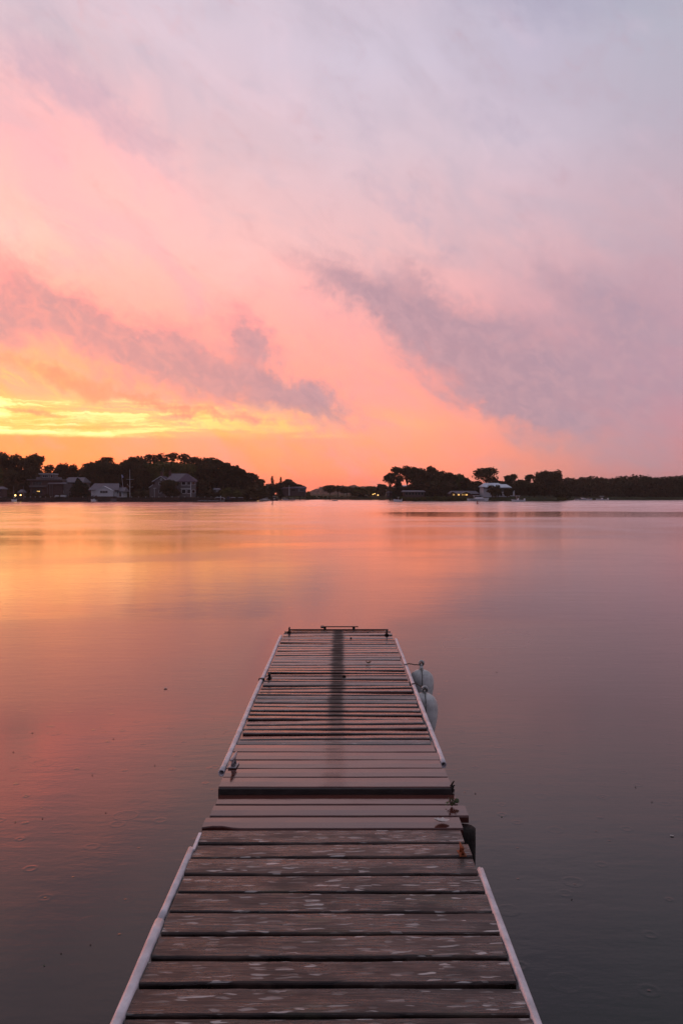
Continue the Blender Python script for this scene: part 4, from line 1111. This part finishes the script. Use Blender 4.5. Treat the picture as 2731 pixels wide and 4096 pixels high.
Ff.part('porch_rail', M_trim, lambda bm: (Ff.bx(bm, 2036, 2054, 1982, 1984.4, -1.4, -1.2), Ff.bx(bm, 2051, 2054, 1962, 1982, -1.4, -1.2)))
# ---- G: brown building and blue roof behind
G = Px('brown_boathouse', 'long brown low building with a row of dark windows under the tall elms', 'building', 1655, 358, base=1.0)
G.boxp('wall', M_brown, 1614, 1696, 1966, 1992, 0, 7); G.hip(M_roofg, 1608, 1700, 1966.5, 1612, 1696, 1961, -.8, 7.8)
for i in range(6): G.window(1622 + i * 12.5, 1629 + i * 12.5, 1970, 1979, 0, fm=M_shing)
H_ = Px('blue_roofed_house', 'sliver of a house with a pale blue roof seen in the gap of the elms', 'house', 1614, 395, base=2)
H_.boxp('wall', M_shing, 1603, 1640, 1952, 1984, 0, 6); H_.hip(M_roofw, 1600, 1644, 1953, 1604, 1640, 1940.5, -.6, 6.6); H_.window(1610, 1615, 1956, 1963, 0)
I_ = Px('garden_shed', 'small grey shed with a pinkish pitched roof beside the leaf-hung left end of the point', 'shed', 1556, 378, base=1.0)
I_.boxp('wall', M_brown, 1546, 1569, 1972, 1990, 0, 3); I_.part('roof', M_roofg, lambda bm: prism(bm, [(I_.X(a), I_.Z(b)) for a, b in ((1543, 1972), (1553, 1963.5), (1562, 1965), (1572, 1972.6))], -.3, 3.3)); I_.window(1550, 1554, 1976, 1981, 0)
J_ = Px('boat_shed', 'tiny pale-roofed boat shed behind the two yellow lamps at far left', 'shed', 84, 304, base=1.4)
J_.boxp('wall', M_brown, 75, 94, 1968, 1992, 0, 2.5); J_.hip(M_roofg, 72, 97, 1968.5, 80, 92, 1957.5, -.3, 2.8); J_.window(78, 83, 1972, 1978, 0, fm=M_shing)
K_ = Px('dark_cabin', 'edge of a dark cabin with a pinkish roof at the extreme left', 'cabin', 5, 306, base=1.4)
K_.boxp('wall', M_brown, -30, 12, 1955, 1992, 0, 4); K_.hip(M_roofg, -34, 16, 1955, -20, 8, 1946, -.4, 4.4); K_.window(-2, 5, 1960, 1967, 0, fm=M_shing)
L_ = Px('white_shed', 'scrap of a pale outbuilding under the trees above the boat dock', 'shed', 868, 322, base=1.6)
L_.boxp('wall', M_shing, 852, 880, 1958, 1984, 0, 2.5); L_.hip(M_roofg, 850, 882, 1958, 856, 876, 1952, -.3, 2.8)
for x in (866, 870, 874): L_.part('post', M_trim, lambda bm: L_.bx(bm, x, x + 1.2, 1958, 1968, -.3, -.1))

# ---- poles, mast, flag
def pole(name, label, cat, px, top, bot, D, r, lean=0.0, m=M_trim):
    o = Px(name, label, cat, px, D, base_row=bot)
    o.part('pole', m, lambda bm: tube(bm, [(0, 0, -.4), (lean * .5, 0, (o.Z(top)) / 2), (lean, 0, o.Z(top))], [r, r * .8, r * .5], 7))
    return o
ms = pole('signal_mast', 'tall pale mast with crossbar and a string of white pennants beside the white cottage', 'mast', 521, 1878, 1986, 304, .10)
ms.part('crossbar', M_trim, lambda bm: tube(bm, [(ms.X(508), 0, ms.Z(1917.5)), (ms.X(536), 0, ms.Z(1917.5))], .045, 6))
for i, (x, y) in enumerate(((511.5, 1938), (515, 1943), (519, 1946.6), (526, 1948.6), (531, 1947.6))):
    ms.part('pennant', M_cap, lambda bm: prism(bm, [(ms.X(x - 1.4), ms.Z(y - 1)), (ms.X(x + 1.4), ms.Z(y - .4)), (ms.X(x), ms.Z(y + 1.6))], -.16, -.10))
fp = pole('flagpole', 'leaning flagpole with a limp pale blue flag behind the white cottage', 'flagpole', 495, 1897, 1960, 318, .08, -.72)
fp.part('flag', M_flag, lambda bm: prism(bm, [(fp.X(a), fp.Z(b)) for a, b in ((488.4, 1899), (493, 1902), (495, 1908), (493.5, 1912), (490.4, 1911), (488.8, 1905))], -.1, .12))
pole('utility_pole', 'pale utility pole standing on the marsh before the peaked dark tree', 'pole', 1157, 1941, 1979, 405, .16)
pole('thin_pole', 'thin pole on the marsh left of the tallest spruce', 'pole', 1070, 1939, 1984, 398, .10)
pole('dock_pole', 'pale dock pole left of the two yellow lamps', 'pole', 57, 1945, 1992, 299, .16, m=M_shing)
pole('dock_pole', 'pale dock pole right of the boat shed', 'pole', 96, 1944, 1992, 299, .18, m=M_shing)
pole('marker_stake', 'dark slanting channel stake out in the water left of the marsh', 'marker', 1089, 2003, 2019.5, 187, .10, .10, m=M_pile)
rb = Px('red_buoy', 'small red channel buoy in front of the motor yacht', 'buoy', 1908.5, 208, base=-.1)
rb.part('float', M_red, lambda bm: lathe(bm, [(.20, 0), (.22, .1), (.19, .25), (.10, .34)], 12)); rb.part('topmark', M_red, lambda bm: lathe(bm, [(.10, .3), (.12, .62), (.05, .85)], 10))

def lamp(px, py, D, r, label, post_bot, m=M_lamp):
    o = Px('dock_lamp', label, 'lamp', px, D, base_row=post_bot, group='yellow lamps along the shores')
    o.part('post', M_wall, lambda bm: tube(bm, [(0, 0, -.3), (0, 0, o.Z(py) - r * .7)], .06, 6))
    o.part('bulb', m, lambda bm: bmesh.ops.create_icosphere(bm, subdivisions=2, radius=r, matrix=Matrix.Translation((0, 0, o.Z(py)))), smooth=True)
lamp(63, 1981.5, 298, .24, 'left one of the two bright yellow lamps at the far left dock', 1994)
lamp(84, 1980.5, 298, .21, 'right one of the two bright yellow lamps at the far left dock', 1994)
lamp(1032.5, 1989, 352, .26, 'bright yellow lamp at the end of the dark pier left of the moored boats', 2001)
lamp(1491, 1977.5, 446, .30, 'left yellow light under the green marsh tree', 1990, M_lampd)
lamp(1498, 1975, 446, .30, 'right yellow light under the green marsh tree', 1990, M_lampd)
lamp(1511, 1980.5, 446, .36, 'dimmer orange light by the square-topped marsh tree', 1990, M_lampd)

# ---- boats
def boat(label, x0, x1, wl, top, D, kind, right=True, cat='motorboat', name='motorboat', hm=M_hull, group='boats moored along the far shores'):
    """x0..x1 hull span, wl waterline row, top row of the gunwale at the bow"""
    cx = (x0 + x1) / 2
    o = Px(name, label, cat, cx, D, base=0.0, group=group)
    L = (x1 - x0) * o.k; hb = max(.35, at(cx, top, D).z); B_ = max(1.0, L * .30); sg = 1 if right else -1
    def hull(bm):
        n = 12; rings = []
        for i in range(n + 1):
            u = i / n; xx = (-.5 + u) * L
            w_ = B_ * .5 * (1 if u < .55 else math.cos((u - .55) / .45 * math.pi / 2) ** .75) + .02
            sheer = hb * (.72 + .28 * u * u); kl = -.25 + .22 * max(0, (u - .6) / .4) ** 2
            fl = .72 if u < .9 else .55
            xo = xx + (.06 * L * max(0, (u - .7) / .3))
            rings.append([bm.verts.new(p) for p in ((sg * xx, 0, kl), (sg * xx, -w_ * fl, .02), (sg * xo, -w_, sheer), (sg * xo, -w_ * .86, sheer - .04), (sg * xo, w_ * .86, sheer - .04), (sg * xo, w_, sheer), (sg * xx, w_ * fl, .02))])
        for i in range(n):
            for k in range(7): bm.faces.new((rings[i][k], rings[i][(k + 1) % 7], rings[i + 1][(k + 1) % 7], rings[i + 1][k]))
        bm.faces.new(rings[0]); bm.faces.new(rings[-1][::-1])
    o.part('hull', hm, hull)
    def stripe(bm): box(bm, -.42 * L if right else -.3 * L, .3 * L if right else .42 * L, -B_ * .5 - .02, -B_ * .5 + .05, hb * .30, hb * .42)
    def cab(bm, a, b, z0, z1, rake=.25, wd=.34):
        xs = (a * L, b * L); r_ = rake * (z1 - z0) * 1.6
        v = [(sg * xs[0], z0), (sg * xs[1], z0), (sg * (xs[1] - r_), z1), (sg * (xs[0] + r_ * .4), z1)]
        prism(bm, v, -B_ * wd, B_ * wd)
    if kind == 'cruiser':
        o.part('cabin', M_hull, lambda bm: cab(bm, -.16, .30, hb * .8, hb * 1.22, .9, .38))
        o.part('windshield', M_glass, lambda bm: cab(bm, -.14, .18, hb * 1.22, hb * 1.62, .7, .33))
        o.part('hard_top', M_hull, lambda bm: (box(bm, *sorted((sg * -.26 * L, sg * .06 * L)), -B_ * .36, B_ * .36, hb * 1.62, hb * 1.74), box(bm, *sorted((sg * -.24 * L, sg * -.22 * L)), -B_ * .34, -B_ * .30, hb * .8, hb * 1.62)))
        o.part('hull_stripe', M_hullb, stripe)
        o.part('outboard', M_hull, lambda bm: box(bm, *sorted((sg * -.56 * L, sg * -.50 * L)), -.3, .3, .15, hb * .75, .05))
    if kind == 'tee':
        ht = hb + 1.15
        o.part('console', M_hull, lambda bm: cab(bm, -.08, .10, hb * .5, hb + .45, .3, .16))
        o.part('windshield', M_glass, lambda bm: cab(bm, -.02, .09, hb + .45, hb + .8, .6, .15))
        o.part('hard_top', M_hull, lambda bm: box(bm, -.2 * L, .16 * L, -B_ * .32, B_ * .32, ht, ht + .12, .03))
        o.part('top_frame', M_metal, lambda bm: [tube(bm, [(q * L, s_ * B_ * .26, hb * .6), (q * L * .9, s_ * B_ * .26, ht)], .04, 5) for q in (-.15, .12) for s_ in (-1, 1)])
        o.part('outboard', M_hull if hm is M_hull else M_dark, lambda bm: box(bm, *sorted((sg * -.60 * L, sg * -.49 * L)), -.35, .35, .1, hb + .30, .08))
    if kind == 'run':
        o.part('windshield', M_glass, lambda bm: cab(bm, -.05, .20, hb * .85, hb * 1.45, .9, .36))
        o.part('radar_arch', M_hull, lambda bm: tube(bm, [(sg * -.05 * L, -B_ * .4, hb * .8), (sg * -.14 * L, -B_ * .38, hb * 1.8), (sg * -.14 * L, B_ * .38, hb * 1.8), (sg * -.05 * L, B_ * .4, hb * .8)], .05, 6))
        o.part('outboard', M_hull, lambda bm: box(bm, *sorted((sg * -.58 * L, sg * -.50 * L)), -.3, .3, .1, hb * 1.1, .06))
    if kind == 'cover':
        o.part('cover', M_hullb, lambda bm: prism(bm, [(-.36 * L, hb * .7), (.34 * L, hb * .8), (.1 * L, hb * 1.5), (-.25 * L, hb * 1.4)], -B_ * .42, B_ * .42))
    if kind == 'flat':
        o.part('bench', M_trim, lambda bm: box(bm, -.12 * L, .12 * L, -B_ * .3, B_ * .3, hb * .7, hb * 1.15))
    return o
boat('big white motor yacht with a dark flank stripe moored before the lit bungalow', 1872, 1950, 2002.5, 1991.5, 338, 'cruiser', True, 'motor yacht', 'motor_yacht')
boat('white T-topped boat moored right of the white-roofed house\'s porch', 2046, 2094, 2006.5, 1997.5, 292, 'tee', False)
boat('white open runabout with arch moored off the left end of the point', 1574, 1605, 2006.5, 1996, 294, 'run', False)
boat('cream motor cruiser before the far wood, left of the pontoon boat', 2311, 2349, 2001.5, 1994.5, 392, 'cruiser', True)
boat('small grey T-topped boat before the far wood, rightmost of the moored boats', 2384, 2428, 2001.0, 1995, 396, 'tee', False)
boat('dark covered boat tied left of the cream cruiser', 2296, 2312, 2001.5, 1996, 398, 'cover', True)
boat('dark covered boat between the cream cruiser and the grey T-topped boat', 2348, 2366, 2001, 1994, 398, 'cover', True)
boat('pale boat with a framed cabin moored right of the pier lamp', 1040, 1082, 2002.5, 1996, 358, 'cruiser', False)
boat('dark-hulled boat with a bright white hard top beside the slanting stake', 1083, 1112, 2003, 1996.5, 352, 'tee', True, hm=M_hullb)
boat('low white boat lying on the marsh shore left of the gap', 1130, 1152, 2000, 1995.5, 412, 'run', True)
boat('very low skiff on the marsh shore, right of the low white boat', 1158, 1182, 1999, 1996.5, 418, 'flat', True, 'skiff', 'skiff')
boat('small flat raft alone on the open water before the gap', 1327, 1349, 2004.5, 2002.0, 330, 'flat', True, 'raft', 'swim_raft')
boat('white-bowed tender pulled up on the ramp by the two yellow lamps', 48, 66, 2001.5, 1996.5, 294, 'run', False)
boat('tiny white dinghy afloat below the ramp at far left', 54, 63, 2005, 2001.5, 289, 'flat', True, 'dinghy', 'dinghy')
boat('blue-covered dinghy pulled up on the grass at the tip of the right point', 2172, 2190, 1998.5, 1994, 338, 'cover', True, 'dinghy', 'dinghy', hm=M_blue)
boat('white boat hanging in the slings left of the white cottage', 366, 388, 2004, 1996.5, 296, 'flat', False)
boat('white boat on the float at the right end of the bulkhead', 862, 896, 2004.5, 1994, 298, 'run', False)
boat('dark covered boat with a rounded canopy at the end of the bulkhead', 904, 926, 2004.5, 1992.5, 298, 'cover', True, hm=M_hullb)

# ---- docks and ramps of the far shore
f1 = Px('float_dock', 'long low float with a pale edge under the right end of the bulkhead', 'float', 836, 296, base=0)
f1.boxp('deck', M_wall, 793, 879, 2001.5, 2006, -.8, .8)
f1.part('edge_board', M_trim, lambda bm: [f1.bx(bm, a, b, 2002, 2003.5, -.86, -.81) for a, b in ((794, 816), (818, 831), (834, 848), (851, 866), (869, 878))])
f2 = Px('boat_dock', 'dock with white-topped boxes at the right end of the bulkhead', 'dock', 920, 299.4, base=0)
f2.boxp('deck', M_wall, 862, 976, 1997, 2000.5, -2.6, -.3)
for a, b in ((866, 897), (928, 942), (957, 973)):
    q = f2.boxp('box', M_wall, a, b, 1990.5, 1997, -2.4, -.6); f2.boxp('lid', M_trim, a - .5, b + .5, 1989, 1990.5, -2.5, -.5, q)
for x in (866, 889, 910, 932, 950, 972): f2.boxp('pile', M_pile, x, x + 1.6, 1992, 2014, -2.75, -2.61)
f2.boxp('white_post', M_trim, 887, 888.6, 1992, 2001, -2.95, -2.8)
f3 = Px('pier', 'low dark pier on short legs carrying a lamp, left of the moored boats', 'pier', 1015, 354, base=0)
f3.boxp('deck', M_wall, 988, 1038, 1994.5, 1997, -1, 1)
f3.boxp('rail_board', M_trim, 990, 1008, 1992.2, 1993.4, -1.05, -.95)
for x in (990, 1000, 1008, 1018, 1031, 1036): f3.boxp('leg', M_pile, x, x + 1.8, 1996, 2008, -1.15, -1.02)
f4 = Px('gangway', 'pale sloping gangway down to the tender at far left', 'gangway', 76, 297, base=0)
f4.part('ramp', M_shing, lambda bm: prism(bm, [(f4.X(a), f4.Z(b)) for a, b in ((62, 2000), (90, 1990), (90, 1992), (62, 2002))], -1.2, .2))
f4.part('handrail', M_shing, lambda bm: tube(bm, [(f4.X(62), -1.2, f4.Z(1996)), (f4.X(90), -1.2, f4.Z(1986.5))], .05, 5))
f5 = Px('boat_hoist', 'slanting beams of the boat hoist left of the white cottage', 'hoist', 372, 297, base=0)
f5.part('beam', M_brown, lambda bm: tube(bm, [(f5.X(352), -.5, f5.Z(1993)), (f5.X(378), -.5, f5.Z(1982))], .12, 6)); f5.part('beam', M_brown, lambda bm: tube(bm, [(f5.X(372), -1.5, f5.Z(1992)), (f5.X(394), -1.5, f5.Z(1982.5))], .12, 6))
f5.part('post', M_pile, lambda bm: (tube(bm, [(f5.X(354), -.5, -1), (f5.X(354), -.5, f5.Z(1988))], .12, 6), tube(bm, [(f5.X(392), -1.5, -1), (f5.X(392), -1.5, f5.Z(1983))], .12, 6)))
f6 = Px('stone_steps', 'pale landing steps in the bulkhead below the white cottage\'s right end', 'steps', 457, 299, base=0)
f6.part('step', M_shing, lambda bm: [f6.bx(bm, 446, 468, 1994 + i * 3.2, 1997.2 + i * 3.2, -.5 - i * .3, -.2) for i in range(4)])

# ---- haze
hm = bpy.data.materials.new('haze'); hm.use_nodes = True; hn = hm.node_tree; hn.nodes.clear()
pv = hn.nodes.new('ShaderNodeVolumePrincipled'); ho = hn.nodes.new('ShaderNodeOutputMaterial'); hn.links.new(pv.outputs[0], ho.inputs['Volume'])
pv.inputs['Color'].default_value = (.95, .82, .74, 1); pv.inputs['Density'].default_value = .00013; pv.inputs['Anisotropy'].default_value = .35
bm = bmesh.new(); box(bm, -5200, 5200, -800, 5200, -2.6, 90)
hz = obj('haze', bm, hm); hz['kind'] = 'stuff'; hz['label'] = 'thin pinkish evening haze over the water'; hz['category'] = 'haze'
hz.display_type = 'WIRE'
